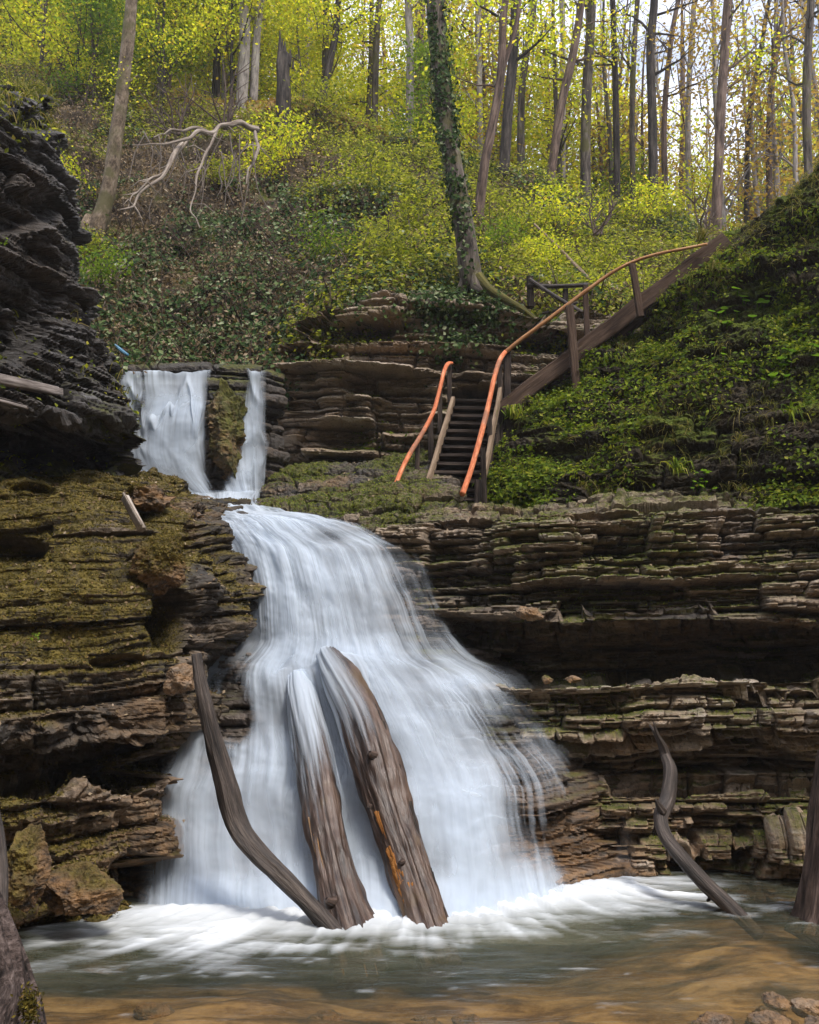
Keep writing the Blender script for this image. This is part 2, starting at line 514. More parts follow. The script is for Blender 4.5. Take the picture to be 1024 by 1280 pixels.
BARK = bark_mat('grey_brown_bark', [(0.3, (0.022, 0.018, 0.015)), (0.5, (0.085, 0.068, 0.055)), (0.7, (0.20, 0.165, 0.135))], moss=(0.075, 0.07, 0.02))
BARK_D = bark_mat('dark_bark', [(0.3, (0.012, 0.010, 0.009)), (0.5, (0.04, 0.032, 0.027)), (0.72, (0.11, 0.09, 0.075))])
BARK_P = bark_mat('pale_bark', [(0.3, (0.12, 0.105, 0.095)), (0.5, (0.27, 0.235, 0.21)), (0.7, (0.40, 0.36, 0.33))], sv=2)
BARK_R = bark_mat('reddish_bark', [(0.3, (0.035, 0.024, 0.019)), (0.5, (0.12, 0.08, 0.062)), (0.72, (0.24, 0.17, 0.135))])
BARK_T = bark_mat('tan_bark', [(0.3, (0.05, 0.036, 0.024)), (0.5, (0.155, 0.115, 0.078)), (0.7, (0.28, 0.22, 0.165))], su=5, sv=4, moss=(0.085, 0.078, 0.03))
DRIFT = bark_mat('wet_driftwood', [(0.25, (0.012, 0.010, 0.009)), (0.45, (0.045, 0.034, 0.029)), (0.62, (0.10, 0.078, 0.066)), (0.85, (0.2, 0.16, 0.14))], su=7, sv=1.6, rough=0.5, spec=0.3, bs=1.0)
LOGWOOD = bark_mat('soaked_log', [(0.2, (0.008, 0.005, 0.004)), (0.38, (0.035, 0.021, 0.016)), (0.58, (0.10, 0.063, 0.046)), (0.85, (0.21, 0.145, 0.115))], su=10, sv=1.1, rough=0.38, spec=0.45, moss=(0.10, 0.062, 0.03), bs=1.0, mossn=(0.60, 0.68))
SHAGGY = bark_mat('shaggy_bark', [(0.25, (0.012, 0.009, 0.007)), (0.5, (0.09, 0.060, 0.047)), (0.75, (0.27, 0.19, 0.155))], su=14, sv=1.6, bs=1.0, dist=0.05)
SCALY = bark_mat('scaly_pink_bark', [(0.3, (0.014, 0.011, 0.010)), (0.45, (0.06, 0.043, 0.038)), (0.62, (0.14, 0.105, 0.094)), (0.82, (0.26, 0.21, 0.195))], su=10, sv=9, bs=1.0, dist=0.05)
DEADWOOD = bark_mat('bleached_deadwood', [(0.3, (0.12, 0.09, 0.07)), (0.5, (0.27, 0.22, 0.18)), (0.7, (0.45, 0.39, 0.33))])
TWIG = bark_mat('twig_bark', [(0.3, (0.045, 0.03, 0.023)), (0.5, (0.11, 0.076, 0.06)), (0.7, (0.2, 0.15, 0.125))])
TIMBER_D = bark_mat('dark_wet_timber', [(0.3, (0.014, 0.011, 0.010)), (0.5, (0.042, 0.031, 0.026)), (0.72, (0.12, 0.088, 0.07))], su=20, sv=1.0)
TIMBER_B = bark_mat('brown_timber', [(0.2, (0.022, 0.013, 0.009)), (0.5, (0.07, 0.043, 0.030)), (0.8, (0.15, 0.10, 0.072))], su=20, sv=1.0)
TIMBER_L = bark_mat('weathered_pale_timber', [(0.3, (0.11, 0.075, 0.048)), (0.5, (0.24, 0.17, 0.115)), (0.72, (0.36, 0.27, 0.19))], su=20, sv=1.0)
TIMBER_G = bark_mat('grey_split_wood', [(0.3, (0.06, 0.05, 0.046)), (0.5, (0.21, 0.18, 0.165)), (0.7, (0.42, 0.37, 0.345))], su=12, sv=0.7)
ORANGE = bark_mat('orange_painted_pole', [(0.3, (0.42, 0.11, 0.045)), (0.5, (0.64, 0.19, 0.075)), (0.7, (0.82, 0.36, 0.2))], su=4, sv=5.0, rough=0.6, spec=0.25, bs=0.5, moss=(0.26, 0.12, 0.07), mossn=(0.52, 0.6))
RAILBROWN = bark_mat('worn_orange_brown_pole', [(0.3, (0.22, 0.09, 0.035)), (0.5, (0.40, 0.19, 0.08)), (0.7, (0.55, 0.34, 0.18))], su=4, sv=3.0, rough=0.6, bs=0.3)
BLUE = bark_mat('blue_plastic', [(0.3, (0.03, 0.12, 0.24)), (0.5, (0.07, 0.24, 0.42)), (0.7, (0.35, 0.5, 0.6))])

def falls_mat():
    m, nt, out = newmat('falling_white_water'); g = NT(nt)
    col = (0.69, 0.77, 0.87)
    d = g.n('ShaderNodeBsdfDiffuse'); d.inputs[0].default_value = col + (1,)
    t = g.n('ShaderNodeBsdfTranslucent'); t.inputs[0].default_value = col + (1,)
    b = g.mixs(0.42, d.outputs[0], t.outputs[0])
    tp = g.n('ShaderNodeBsdfTransparent')
    g.l(g.mixs(g.attr('alpha'), tp.outputs[0], b), out.inputs[0])
    return m
FALLS = falls_mat()

def pool_mat():
    m, nt, out = newmat('pool_water'); g = NT(nt)
    co = g.obj()
    n = g.noise(g.map(co, (1.6, 5.0, 1)), 2.2, 5, 0.6, 0.4)
    nb = g.bump(n, 0.35, 0.05)
    tp = g.n('ShaderNodeBsdfTransparent'); tp.inputs[0].default_value = (0.93, 0.84, 0.66, 1)
    murk = g.n('ShaderNodeBsdfDiffuse')
    g.val(murk.inputs[0], g.mixc(g.rng(n, 0.35, 0.65), (0.070, 0.080, 0.048), (0.135, 0.14, 0.10)))
    under = g.mixs(g.attr('murk'), tp.outputs[0], murk.outputs[0])
    gl = g.n('ShaderNodeBsdfGlossy'); gl.inputs['Roughness'].default_value = 0.28
    gl.inputs[0].default_value = (0.9, 0.93, 0.95, 1)
    g.l(nb, gl.inputs['Normal'])
    fr = g.n('ShaderNodeFresnel'); fr.inputs[0].default_value = 1.33
    g.l(nb, fr.inputs['Normal'])
    w = g.mixs(g.math('MULTIPLY', fr.outputs[0], 0.42), under, gl.outputs[0])
    foam = g.n('ShaderNodeBsdfDiffuse'); foam.inputs[0].default_value = (0.84, 0.88, 0.93, 1)
    g.l(g.mixs(g.attr('foam'), w, foam.outputs[0]), out.inputs[0])
    return m
POOL = pool_mat()

def bed_mat():
    m, nt, out = newmat('stream_bed'); g = NT(nt)
    co = g.obj()
    n1 = g.noise(g.map(co, (1.0, 2.2, 1)), 1.8, 5, 0.6, 0.3); n2 = g.noise(co, 14.0, 4, 0.7)
    c = g.ramp(g.math('ADD', g.math('MULTIPLY', n1, 0.75), g.math('MULTIPLY', n2, 0.25)), [(0.36, (0.045, 0.028, 0.016)), (0.47, (0.15, 0.092, 0.045)), (0.57, (0.32, 0.215, 0.11)), (0.68, (0.44, 0.32, 0.18))])
    g.l(g.principled(c, 0.8, 0.2, g.bump(n2, 0.5, 0.02)), out.inputs[0])
    return m
BED = bed_mat()
# ------------------------------------------------------------------ terrain
def blobmod(S, blobs):
    """recesses and bulges of a rock face, given where they lie on it (metres; + goes into the rock)"""
    px, py = proj(S)
    d = 0
    for (bx, by, rx, ry, a) in blobs:
        q = ((px - bx) / rx) ** 2 + ((py - by) / ry) ** 2
        d = d + a * (1 - sstep(0.45, 1.15, q))
    return d

def cliffb(name, net, nv, nu, mat, seed, layers, blobs=(), **kw):
    net = np.asarray(net, float)
    global _blobs
    _blobs = blobs
    return cliff(name, net, nv, nu, mat, seed, layers, **kw)

_cliff0 = net_surface
_blobs = ()
def net_surface(net, nv, nu):
    global BASE_S
    S, s, t = _cliff0(net, nv, nu)
    BASE_S = S
    if len(_blobs):
        N = normals(S, (0, -1, 0.3)) * np.array([1, 1, 0.2])
        S = S - N * blobmod(S, _blobs)[..., None]
    return S, s, t

def interp(x, pts):
    return float(np.interp(x, [p[0] for p in pts], [p[1] for p in pts]))

# --- rock terrace across the stream: low ledges, a dark undercut, an overhanging upper wall and a flat top
cols = [430, 520, 600, 680, 760, 850, 940, 1030, 1150, 1330, 1600]
dY = dict(zip(cols, [1.0, 0.7, 0.3, 0.05, 0, -0.05, -0.1, -0.2, -0.4, -1.0, -2.2]))
rec = dict(zip(cols, [0.1, 0.2, 0.6, 1, 1, 1, 1, 1, 1, .8, .5]))
rows = [(1150, 8.5, 0, 0), (1096, 8.55, 0, 0), (1056, 8.6, 0, 0), (1046, 8.78, 0, 0), (1008, 8.82, 0, 0), (990, 8.92, 0, 0), (972, 8.95, .28, 0), (930, 8.95, .32, 0),
        (914, 8.86, 0, .3), (880, 8.9, 0, .7), (853, 8.97, 0, 1), (847, 9.45, .6, 1), (842, 9.5, .55, .95), (802, 9.5, .55, .6), (792, 9.4, .42, .45), (781, 9.14, 0, .4), (768, 9.1, 0, .4), (740, 9.12, 0, .3), (700, 9.25, 0, .6),
        (665, 9.35, 0, .8), (641, 9.5, 0, 1), (634, 10.4, 0, 1), (629, 11.7, 0, 1)]
tilt = dict(zip(cols, [8, 8, 6, 4, 0, -3, -6, -12, -22, -34, -46]))
net = [[P(c, py + tilt[c] * tw, Y + dY[c] + r * rec[c]) for c in cols] for (py, Y, r, tw) in rows]
RIGHT_BLOBS = [(905, 945, 110, 22, .28), (770, 950, 50, 16, .15), (560, 800, 60, 34, .4), (600, 830, 80, 16, .4), (860, 1072, 24, 34, .45), (930, 1060, 16, 30, .3), (960, 800, 90, 16, .15), (730, 1060, 36, 14, .18),
               (640, 790, 40, 22, .2), (720, 760, 24, 16, .16), (660, 770, 22, 10, -.14), (760, 690, 36, 14, .14), (620, 700, 40, 20, -.1)]
cliffb('cliff', net, 620, 980, ROCK, 2,
       [(0.3, (0.25, 0.6, 0.07, 0.6, 2.4, 0.09, 0.05, 0.025)), (0.4, (0.06, 0.2, 0.08, 0.25, 1.2, 0.10, 0.09, 0.020)), (0.3, (0.018, 0.06, 0.03, 0.08, 0.6, 0.045, 0.028, 0.008))],
       blobs=RIGHT_BLOBS, lump=0.07, lumpf=1.1, dip=(-0.02, 0), moss=-0.06, rough=0.020, warp=0.045,
       mossf=lambda S: 0.42 * np.exp(-((proj(S)[0] - 620) / 110) ** 2) * (proj(S)[1] < 800) + 0.55 * np.exp(-((proj(S)[0] - 740) / 70) ** 2 - ((proj(S)[1] - 900) / 50) ** 2))

# --- bank that climbs from the terrace to the upper stairs
bc = [590, 650, 700, 760, 820, 880, 940, 1030, 1160, 1340, 1620]
bY0 = [11.4, 10.9, 10.4, 10.1, 10.0, 9.9, 9.8, 9.6, 9.3, 8.6, 7.5]
bY1 = [12.3, 12.3, 12.2, 12.05, 11.95, 11.8, 11.6, 11.2, 10.8, 10.0, 9.0]
bsk = [618, 505, 463, 425, 384, 330, 285, 208, 95, -30, -160]
brow = [655, 648, 645, 643, 641, 638, 632, 626, 615, 603, 590]
def bank_row(f):
    return [P(c, b + (k - b) * f, y0 + (y1 - y0) * f ** 1.25) for c, y0, y1, k, b in zip(bc, bY0, bY1, bsk, brow)]
net = [[P(c, b + 14, y - .1) for c, b, y in zip(bc, brow, bY0)]] + [bank_row(f) for f in (0, .12, .25, .4, .55, .7, .85, .95, 1)]
net += [[P(c, k + 6, y + 1.0) for c, k, y in zip(bc, bsk, bY1)], [P(c, k + 110, y + 2.6) for c, k, y in zip(bc, bsk, bY1)]]
cliffb('bank', net, 420, 680, BANK, 5,
       [(0.6, (0.12, 0.4, 0.09, 0.4, 1.5, 0.07, 0.05, 0.03)), (0.4, (0.03, 0.1, 0.02, 0.2, 0.8, 0.03, 0.02, 0.012))],
       blobs=[(690, 470, 40, 32, .25), (790, 400, 40, 22, .3), (930, 370, 60, 40, .22), (1000, 400, 40, 40, .2), (720, 570, 60, 18, .18), (860, 520, 40, 20, .15), (760, 600, 60, 10, .2), (960, 605, 80, 10, .16)],
       lump=0.2, lumpf=0.9, moss=0.12, zkeep=0.6, rough=0.03)

# --- layered cliff behind the stairs
cc = [296, 328, 370, 420, 480, 540, 600, 660, 730, 800]
ct = [472, 456, 428, 395, 370, 366, 372, 388, 402, 402]
def crw(f, Y, lift=0): return lambda t: (t + (690 - t) * f + lift, Y)
crow = [crw(0, 14.6, -6), crw(0, 13.25), crw(.05, 13.05), crw(.075, 13.2), crw(.11, 13.18), crw(.13, 13.02), crw(.28, 12.92), crw(.42, 13.0), crw(.55, 13.0), crw(.68, 13.2), crw(.85, 13.1), crw(1, 12.9)]
net = [[P(c, r(t)[0], r(t)[1] + np.interp(c, [296, 328, 370, 430], [1.3, .6, .22, 0])) for c, t in zip(cc, ct)] for r in crow]
cliffb('cliff', net, 480, 640, ROCK_BRIGHT, 8,
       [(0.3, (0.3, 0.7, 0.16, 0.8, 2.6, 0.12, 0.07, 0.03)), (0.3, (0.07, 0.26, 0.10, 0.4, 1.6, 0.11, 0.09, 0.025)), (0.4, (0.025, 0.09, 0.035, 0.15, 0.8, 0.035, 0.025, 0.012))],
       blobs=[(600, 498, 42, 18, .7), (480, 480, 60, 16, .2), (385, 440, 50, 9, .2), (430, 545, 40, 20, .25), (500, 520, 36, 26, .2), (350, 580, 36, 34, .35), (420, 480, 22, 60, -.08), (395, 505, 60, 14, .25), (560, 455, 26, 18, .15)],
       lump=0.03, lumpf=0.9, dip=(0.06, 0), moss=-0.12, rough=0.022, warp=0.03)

# --- mossy mound at the foot of that cliff
mc = [322, 336, 360, 400, 450, 500, 540, 590]
mb = [640, 642, 652, 668, 664, 655, 650, 650]
mY = [10.9, 10.7, 10.4, 10.15, 10.2, 10.3, 10.5, 10.9]
mt = [618, 602, 590, 582, 572, 562, 560, 575]
net = [[P(c, b + 20, y - .15) for c, b, y in zip(mc, mb, mY)]]
for f in (0, .25, .5, .75, 1):
    net.append([P(c, b + (t - b) * f, y + (12.7 - y) * f ** 1.2) for c, b, y, t in zip(mc, mb, mY, mt)])
net.append([P(c, t + 12, 13.6) for c, t in zip(mc, mt)])
cliffb('ground', net, 220, 320, ROCK, 12, [(0.6, (0.06, 0.22, 0.05, 0.3, 1.0, 0.05, 0.05, 0.02))], lump=0.12, lumpf=1.5, moss=0.22, zkeep=0.5, rough=0.03)

# --- wooded hillside
hc = [-160, -40, 60, 150, 250, 340, 420, 500, 600, 700, 800, 900, 1000, 1150]
h0 = [(380, 12.5), (400, 12.8), (440, 12.8), (468, 12.9), (472, 12.9), (456, 13.4), (398, 13.6), (374, 13.8), (378, 13.8), (405, 13.8), (410, 14.2), (420, 15), (420, 15.5), (420, 15.5)]
h3 = [(70, 22), (80, 22), (100, 22.5), (112, 23), (118, 23), (118, 23), (140, 22.5), (165, 22), (208, 21.5), (232, 21.5), (268, 21), (300, 21), (310, 21), (300, 21)]
net = [[P(c, p[0] + 60, p[1] - .1) for c, p in zip(hc, h0)]]
for f in (0, .2, .4, .6, .8, 1):
    rowp = []
    for c, a, b in zip(hc, h0, h3):
        py = a[0] + (b[0] - a[0]) * f
        Y = a[1] + (b[1] - a[1]) * f ** 1.15
        rowp.append(P(c, py, Y))
    net.append(rowp)
z3 = [P(c, b[0], b[1])[2] for c, b in zip(hc, h3)]
# the wood behind the crest: rising a little behind the left part, dipping behind the right part
def back(Y, dzl, dzr, dpx=1.0):
    r = []
    for c, z, b in zip(hc, z3, h3):
        k = sstep(380, 760, float(c))
        zz = z + dzl * (1 - k) + dzr * k
        r.append(W(512 + (c - 512) * dpx, zz, Y))
    return r
net += [back(24.5, 0.2, -0.7), back(28, 0.6, -1.5, 1.1), back(36, 1.2, -0.2, 1.15), back(48, 2.2, 2.2, 1.25), back(70, 5, 6, 1.35)]
cliffb('hillside', net, 420, 460, SOIL, 15, [(0.5, (0.4, 1.0, 0.08, 0.8, 2.5, 0.08, 0.08, 0.06))], lump=0.34, lumpf=0.55, zkeep=0.7, moss=-0.1, rough=0.05,
       blobs=[(225, 320, 30, 14, .5), (300, 300, 26, 20, .5), (200, 405, 60, 26, .4), (720, 240, 70, 16, .35), (110, 215, 40, 20, .3), (150, 300, 20, 20, .2), (270, 400, 60, 14, .35)])
hill = bpy.data.objects['hillside']
hill.data.materials.append(FOREST_FLOOR)
_S = SURF['hillside'][0]
_q = ((_S[:-1, :-1, 1] > 22.3)).ravel()
hill.data.polygons.foreach_set('material_index', _q.astype(np.int32))
_st = _S[::4, ::4]
HILL_BVH = BVHTree.FromPolygons([Vector(v) for v in _st.reshape(-1, 3)], [tuple(int(i) for i in q) for q in gridq(_st.shape[0], _st.shape[1])])
def ground_z(x, y, d=0.0):
    hit = HILL_BVH.ray_cast(Vector((x, y, 60)), Vector((0, 0, -1)))
    return hit[0].z if hit[0] is not None else d
def hill_at(px, py):
    """the hillside point seen at a photo pixel"""
    o = Vector((0, 0, CH)); d = Vector(P(px, py, 10.0)) - o
    hit = HILL_BVH.ray_cast(o, d.normalized())
    return np.array(hit[0]) if hit[0] is not None else P(px, py, 22.0)

# --- dark shale buttress at the upper left with its overhanging foot
R1 = [(85, 40), (114, 48), (122, 58), (135, 68), (165, 77), (200, 78), (232, 94), (330, 97), (400, 116), (450, 142), (490, 158), (518, 170), (540, 160), (560, 152), (590, 158), (625, 175)]
rowsE = [(114, 3.4), (119, 1.4), (128, .25), (140, .05), (165, 0), (200, .1), (232, 0), (290, -.05), (330, -.05), (370, 0), (400, 0), (450, 0), (490, -.1), (514, -.2), (524, -.2), (532, .9), (555, 1.5), (580, 1.3), (592, .5), (640, .4)]
net = []
for py, dy in rowsE:
    R = interp(py, R1)
    k = sstep(300, 520, py)
    back_ = max(0.0, dy)
    net.append([P(-760, py - 2, 5.2 + back_), P(-330, py - 2, 6.4 + back_), P(-130, py, 7.0 + back_), P(-10, py, 7.6 + back_ + .2 * k), P(R * .55, py, 8.2 + dy + .25 * k), P(R - 14, py, 8.8 + dy + .25 * k),
                P(R, py, 9.3 + dy * .6 + .25 * k), P(R - 4, py, 10.4), P(R - 30, py, 13.0)])
cliffb('cliff', net, 560, 520, SHALE, 21,
       [(0.5, (0.06, 0.3, 0.09, 0.3, 1.2, 0.08, 0.05, 0.025)), (0.5, (0.015, 0.06, 0.028, 0.08, 0.5, 0.035, 0.022, 0.010))],
       blobs=[(30, 260, 60, 28, .22), (20, 400, 46, 50, .25), (30, 545, 50, 30, .3), (60, 150, 50, 16, .15)],
       lump=0.10, lumpf=1.3, dip=(0.42, -0.1), moss=-0.42, rough=0.02, toward=(0.6, -1, 0.3),
       mossf=lambda S: 0.45 * sstep(380, 450, proj(S)[1]))

# --- mossy rock mass beside the falls
R2 = [(596, 175), (604, 200), (618, 213), (640, 246), (660, 282), (700, 302), (740, 314), (780, 312), (800, 300), (830, 256), (870, 247), (900, 242), (950, 238), (1000, 230), (1040, 220), (1090, 214), (1130, 198), (1165, 150), (1210, 120)]
YR = [(600, 9.7), (640, 9.45), (700, 9.05), (780, 8.65), (830, 8.15), (870, 8.05), (950, 8.0), (1000, 7.85), (1050, 7.7), (1100, 7.55), (1165, 7.15), (1210, 7.0)]
YM = [(596, 8.5), (640, 8.1), (700, 7.7), (830, 7.25), (900, 7.15), (1000, 7.1), (1100, 6.95), (1165, 6.9), (1210, 6.8)]
net = []
for py, dy in [(590, 2.4), (596, 1.0), (604, .1), (618, 0), (640, 0), (670, 0), (700, 0), (740, 0), (780, .05), (806, .1), (830, .0), (870, 0), (900, 0), (918, .15), (935, .35), (970, .35), (988, .1), (1000, 0), (1030, 0), (1060, .05), (1090, .12), (1120, .12), (1165, .05), (1215, 0)]:
    R = interp(py, R2); yr = interp(py, YR) + dy * .4; ym = interp(py, YM) + dy
    net.append([P(-760, py, ym - 3.0), P(-330, py, ym - 1.7), P(-150, py, ym - .9), P(-20, py, ym - .2), P(R * .4, py, ym + .1), P(R * .72, py, ym * .55 + yr * .45), P(R - 10, py, yr - .1), P(R, py, yr + .15),
                P(R + 6, py, yr + .8), P(R + 50, py, yr + 2.0)])
cliffb('cliff', net, 640, 640, ROCK_L, 27,
       [(0.6, (0.08, 0.36, 0.12, 0.3, 1.1, 0.11, 0.07, 0.03)), (0.4, (0.02, 0.08, 0.022, 0.1, 0.6, 0.03, 0.018, 0.010))],
       blobs=[(215, 775, 30, 40, .7), (10, 684, 50, 22, .45), (150, 825, 36, 12, .3), (150, 955, 95, 34, .75), (40, 960, 40, 22, .2), (190, 1105, 60, 34, .6), (100, 1010, 60, 8, .15), (100, 900, 60, 10, .18), (40, 620, 30, 10, .2), (175, 640, 18, 22, .3)],
       lump=0.30, lumpf=1.9, dip=(-0.08, 0), moss=0.05, rough=0.024, toward=(0.5, -1, 0.4),
       mod=lambda S, s, t: 0.42 + 0.58 * sstep(820, 900, proj(S)[1]) + 0.45 * (proj(S)[0] > 235) * (proj(S)[1] < 820),
       mossf=lambda S: 0.75 * (1 - sstep(800, 900, proj(S)[1])) * (1 - sstep(215, 250, proj(S)[0])) - 0.05)

# --- stream bed
bx = np.linspace(-8, 9, 220); by = np.linspace(-10.0, 9.6, 290)
X, Yg = np.meshgrid(bx, by)
dep = 0.12 - 0.5 * (1 - sstep(1.5, 4.2, Yg)) + 0.50 * sstep(5.1, 8.6, Yg + 0.12 * X * (X > 0)) - 0.3 * sstep(1.0, 2.6, X) * sstep(5.5, 7.5, Yg)
Zb = -dep + 0.07 * fbm(np.stack([X * 1.2, Yg * 2.2, X * 0], -1), 3, seed=4) + 0.22 * sstep(2.2, 3.6, X) * (1 - sstep(5.5, 6.4, Yg))
o = kind(mk('stream_bed', np.stack([X, Yg, Zb], -1), gridq(290, 220), BED, smooth=True), 'structure')
BEDZ = (bx, by, Zb)
def bed_z(x, y):
    return float(Zb[np.clip(np.searchsorted(by, y), 0, 289), np.clip(np.searchsorted(bx, x), 0, 219)])

# --- unseen gorge sides behind the camera, added to cut skylight and deepen shadows
net = []
for z, r in ((-1.0, 8.2), (0.3, 8.8), (2.5, 10.0), (6, 12.0), (11, 15.0), (17, 20.0), (24, 27.0), (26, 34.0)):
    net.append([np.array([0.5 + r * math.cos(math.radians(a)), 2.5 + r * math.sin(math.radians(a)), z]) for a in range(166, 388, 12)])
_blobs = ()
cliffb('hillside', net, 120, 260, SOIL, 51, [(0.5, (0.4, 1.0, 0.12, 0.8, 2.5, 0.1, 0.1, 0.06))], lump=0.6, lumpf=0.4, zkeep=0.7, moss=0.35, rough=0.05, toward=(0, 1, 0.6))
# ------------------------------------------------------------------ water
WROWS = [(612, 218, 324, 12.2, 12.2, 12.2), (628, 232, 318, 11.4, 11.3, 11.3), (641, 258, 360, 10.7, 10.4, 10.6), (652, 268, 425, 10.2, 10.05, 10.2), (668, 276, 462, 9.95, 9.8, 10.0),
         (690, 288, 503, 9.8, 9.6, 9.85), (740, 298, 526, 9.65, 9.35, 9.75), (800, 292, 556, 9.5, 9.1, 9.55), (830, 266, 582, 9.3, 8.98, 9.45), (850, 250, 618, 9.1, 8.82, 9.3), (870, 243, 646, 8.9, 8.65, 9.15),
         (900, 239, 672, 8.7, 8.46, 9.0), (960, 230, 716, 8.42, 8.15, 8.78), (1000, 216, 735, 8.22, 7.95, 8.62), (1050, 211, 752, 8.0, 7.72, 8.47), (1100, 208, 764, 7.78, 7.5, 8.3), (1140, 204, 770, 7.55, 7.28, 8.12), (1180, 200, 772, 7.35, 7.05, 7.92)]
FR = [-0.06, 0, .12, .3, .5, .7, .88, 1, 1.07]
def fall_net(rows, off=0.0):
    net = []
    for (py, L, R, yl, yc, yr) in rows:
        r = []
        for f in FR:
            g = abs(f - .5) * 2
            e = yl if f < .5 else yr
            Y = yc + (e - yc) * g ** 2.2
            r.append(P(L + (R - L) * f, py, Y + off))
        net.append(r)
    return net

def water_sheet(name, rows, nv, nu, seed, parent, blobs, base=0.75, off=0.0, su=34, sv=1.6, contrast=1.0, edge=0.09, rip=1.0, top=0.0, bot=0.0, steps=(), hi=0.97, redge=1.0, lip=0.0):
    S, s, t = _cliff0(np.asarray(fall_net(rows, off)), nv, nu)
    N = normals(S, (0, -1, 0.4))
    u = np.linspace(FR[0], FR[-1], nu)[None].repeat(nv, 0)
    v = t / t.max()
    L = t.max()
    px, py = proj(S)
    wob = 0.012 * fbm(np.stack([u * 5, v * L * 1.5, u * 0], -1), 3, seed=seed)
    uu = u + wob
    wd = (s.max() / 3.0)
    st = fbm(np.stack([uu * su * wd, v * L * sv * 0.35, u * 0], -1), 4, 0.6, seed=seed + 1)
    st2 = fbm(np.stack([uu * su * 0.3 * wd, v * L * sv * 0.5, u * 0], -1), 3, seed=seed + 2)
    st3 = fbm(np.stack([uu * su * 2.6 * wd, v * L * sv * 0.3, u * 0], -1), 3, seed=seed + 6)
    lum = fbm(np.stack([u * 6 * wd, v * L * 2.2, u * 0], -1), 4, seed=seed + 3)
    step = 0
    for (sp, sa, sw) in steps:
        w = sp + 10 * fbm(np.stack([u * 9, u * 0, u * 0], -1), 2, seed=sp) * 3
        step = step + sa * np.exp(-((py - w) / sw) ** 2)
    d = rip * (0.014 * st2 + 0.003 * st + 0.05 * lum) + step
    ph = (py + 22 * fbm(np.stack([u * 8, v * 2, u * 0], -1), 3, seed=seed + 7)) / 38
    fr = ph - np.floor(ph)
    wg = sstep(.60, .78, u) * sstep(845, 880, py) * (1 - sstep(1040, 1100, py)) if name and rip > .8 and WROWS[0][0] == 612 and rows[0][0] >= 600 else 0 * u
    bumpy = np.exp(-fr * 4.5) * sstep(0, .06, fr)
    d = d + .04 * wg * bumpy * np.clip(.5 + 1.6 * st2, 0, 1)
    if nu == 520: d = d + 0.14 * np.exp(-((px - 425) / 42) ** 2 - ((py - 845) / 34) ** 2)
    d = d * np.clip(v * 14, 0.1, 1)
    S = S + N * d[..., None]
    if lip:
        S[..., 2] += lip * fbm(np.stack([u * 11, u * 0, u * 0], -1), 3, seed=5) * (1 - sstep(.02, .3, v))
    a = base + contrast * ((0.20 * st + 0.17 * st3) * np.clip(.8 + 1.3 * lum, .1, 1.6) + 0.30 * st2) + 0.28 * lum
    for (bx_, by_, rx, ry, k) in blobs:
        a = a + k * np.exp(-(((px - bx_) / rx) ** 2 + ((py - by_) / ry) ** 2))
    a = a + wg * (.34 * bumpy * np.clip(.5 + 1.6 * st2, 0, 1) - .20)
    ew = edge * (1 + 0.9 * st2 + 0.5 * st)
    ef = sstep(-0.05, 1, np.minimum((u - FR[0]), (FR[-1] - u) / redge) / np.maximum(ew, 0.012))
    if top: ef = ef * sstep(0, top, v)
    if bot: ef = ef * sstep(0, bot, 1 - v)
    a = np.clip(a, 0, hi) * ef
    o = mk(name, S, gridq(nv, nu), FALLS, vattr={'alpha': a}, smooth=True, parent=parent)
    return o, S, a

lower = thing('waterfall', 'wide white waterfall fanning down over ledges behind the leaning logs into the pool', 'waterfall', loc=P(460, 1130, 7.5))
BL = [(345, 880, 30, 30, -.25), (295, 890, 26, 45, -.55), (300, 770, 20, 70, -.5), (420, 820, 90, 22, .4), (345, 700, 70, 60, .25), (450, 720, 40, 60, .15), (505, 730, 26, 70, -.55),
      (580, 860, 50, 10, .3), (640, 1000, 70, 90, -.12), (640, 905, 26, 30, -.22), (742, 1020, 30, 100, -1.4), (300, 632, 40, 16, .5), (655, 985, 26, 40, -.3), (520, 880, 40, 40, -.12), (600, 1020, 55, 55, .55), (560, 930, 40, 90, .1), (700, 1040, 30, 50, -.4), (480, 1125, 300, 30, .7), (270, 930, 40, 60, -.2),
      (535, 790, 24, 50, -.45), (670, 1090, 40, 30, .2), (250, 1040, 30, 60, .1), (290, 640, 30, 16, -.1), (420, 668, 30, 10, -.3), (480, 690, 24, 10, -.3), (300, 715, 16, 30, -.2)]
STEPS = [(690, .05, 22), (740, .03, 20), (850, .07, 24), (905, .03, 18), (985, .04, 24)]
o1, FS, FA = water_sheet('water_curtain', WROWS, 620, 520, 4, lower, BL, base=0.66, steps=STEPS, contrast=1.0, top=0.015, su=46, redge=2.8)
o2, _, _ = water_sheet('water_veil', WROWS[2:], 520, 420, 9, lower, BL, base=0.30, off=-0.09, steps=STEPS, contrast=1.3, edge=0.16, top=0.12, su=60, sv=1.1, redge=3.0)
# rock the water runs over
S, s, t = _cliff0(np.asarray(fall_net(WROWS, 0.0)), 420, 420)
_pads = S
net = fall_net(WROWS, 0.17)
for r in net:
    r[:] = [p - np.array([0, 0, .10 if p[1] > 9.9 else .0]) for p in r]
    r[0] = r[0] + np.array([-.25, .35, 0]); r[-1] = r[-1] + np.array([.25, .35, 0])
_blobs = ()
cliffb('cliff', net, 460, 420, BEDROCK, 33, [(0.6, (0.1, 0.32, 0.08, 0.3, 1.0, 0.07, 0.05, 0.03)), (0.4, (0.03, 0.09, 0.02, 0.1, 0.6, 0.025, 0.02, 0.012))], lump=0.04, moss=-0.35, rough=0.012)

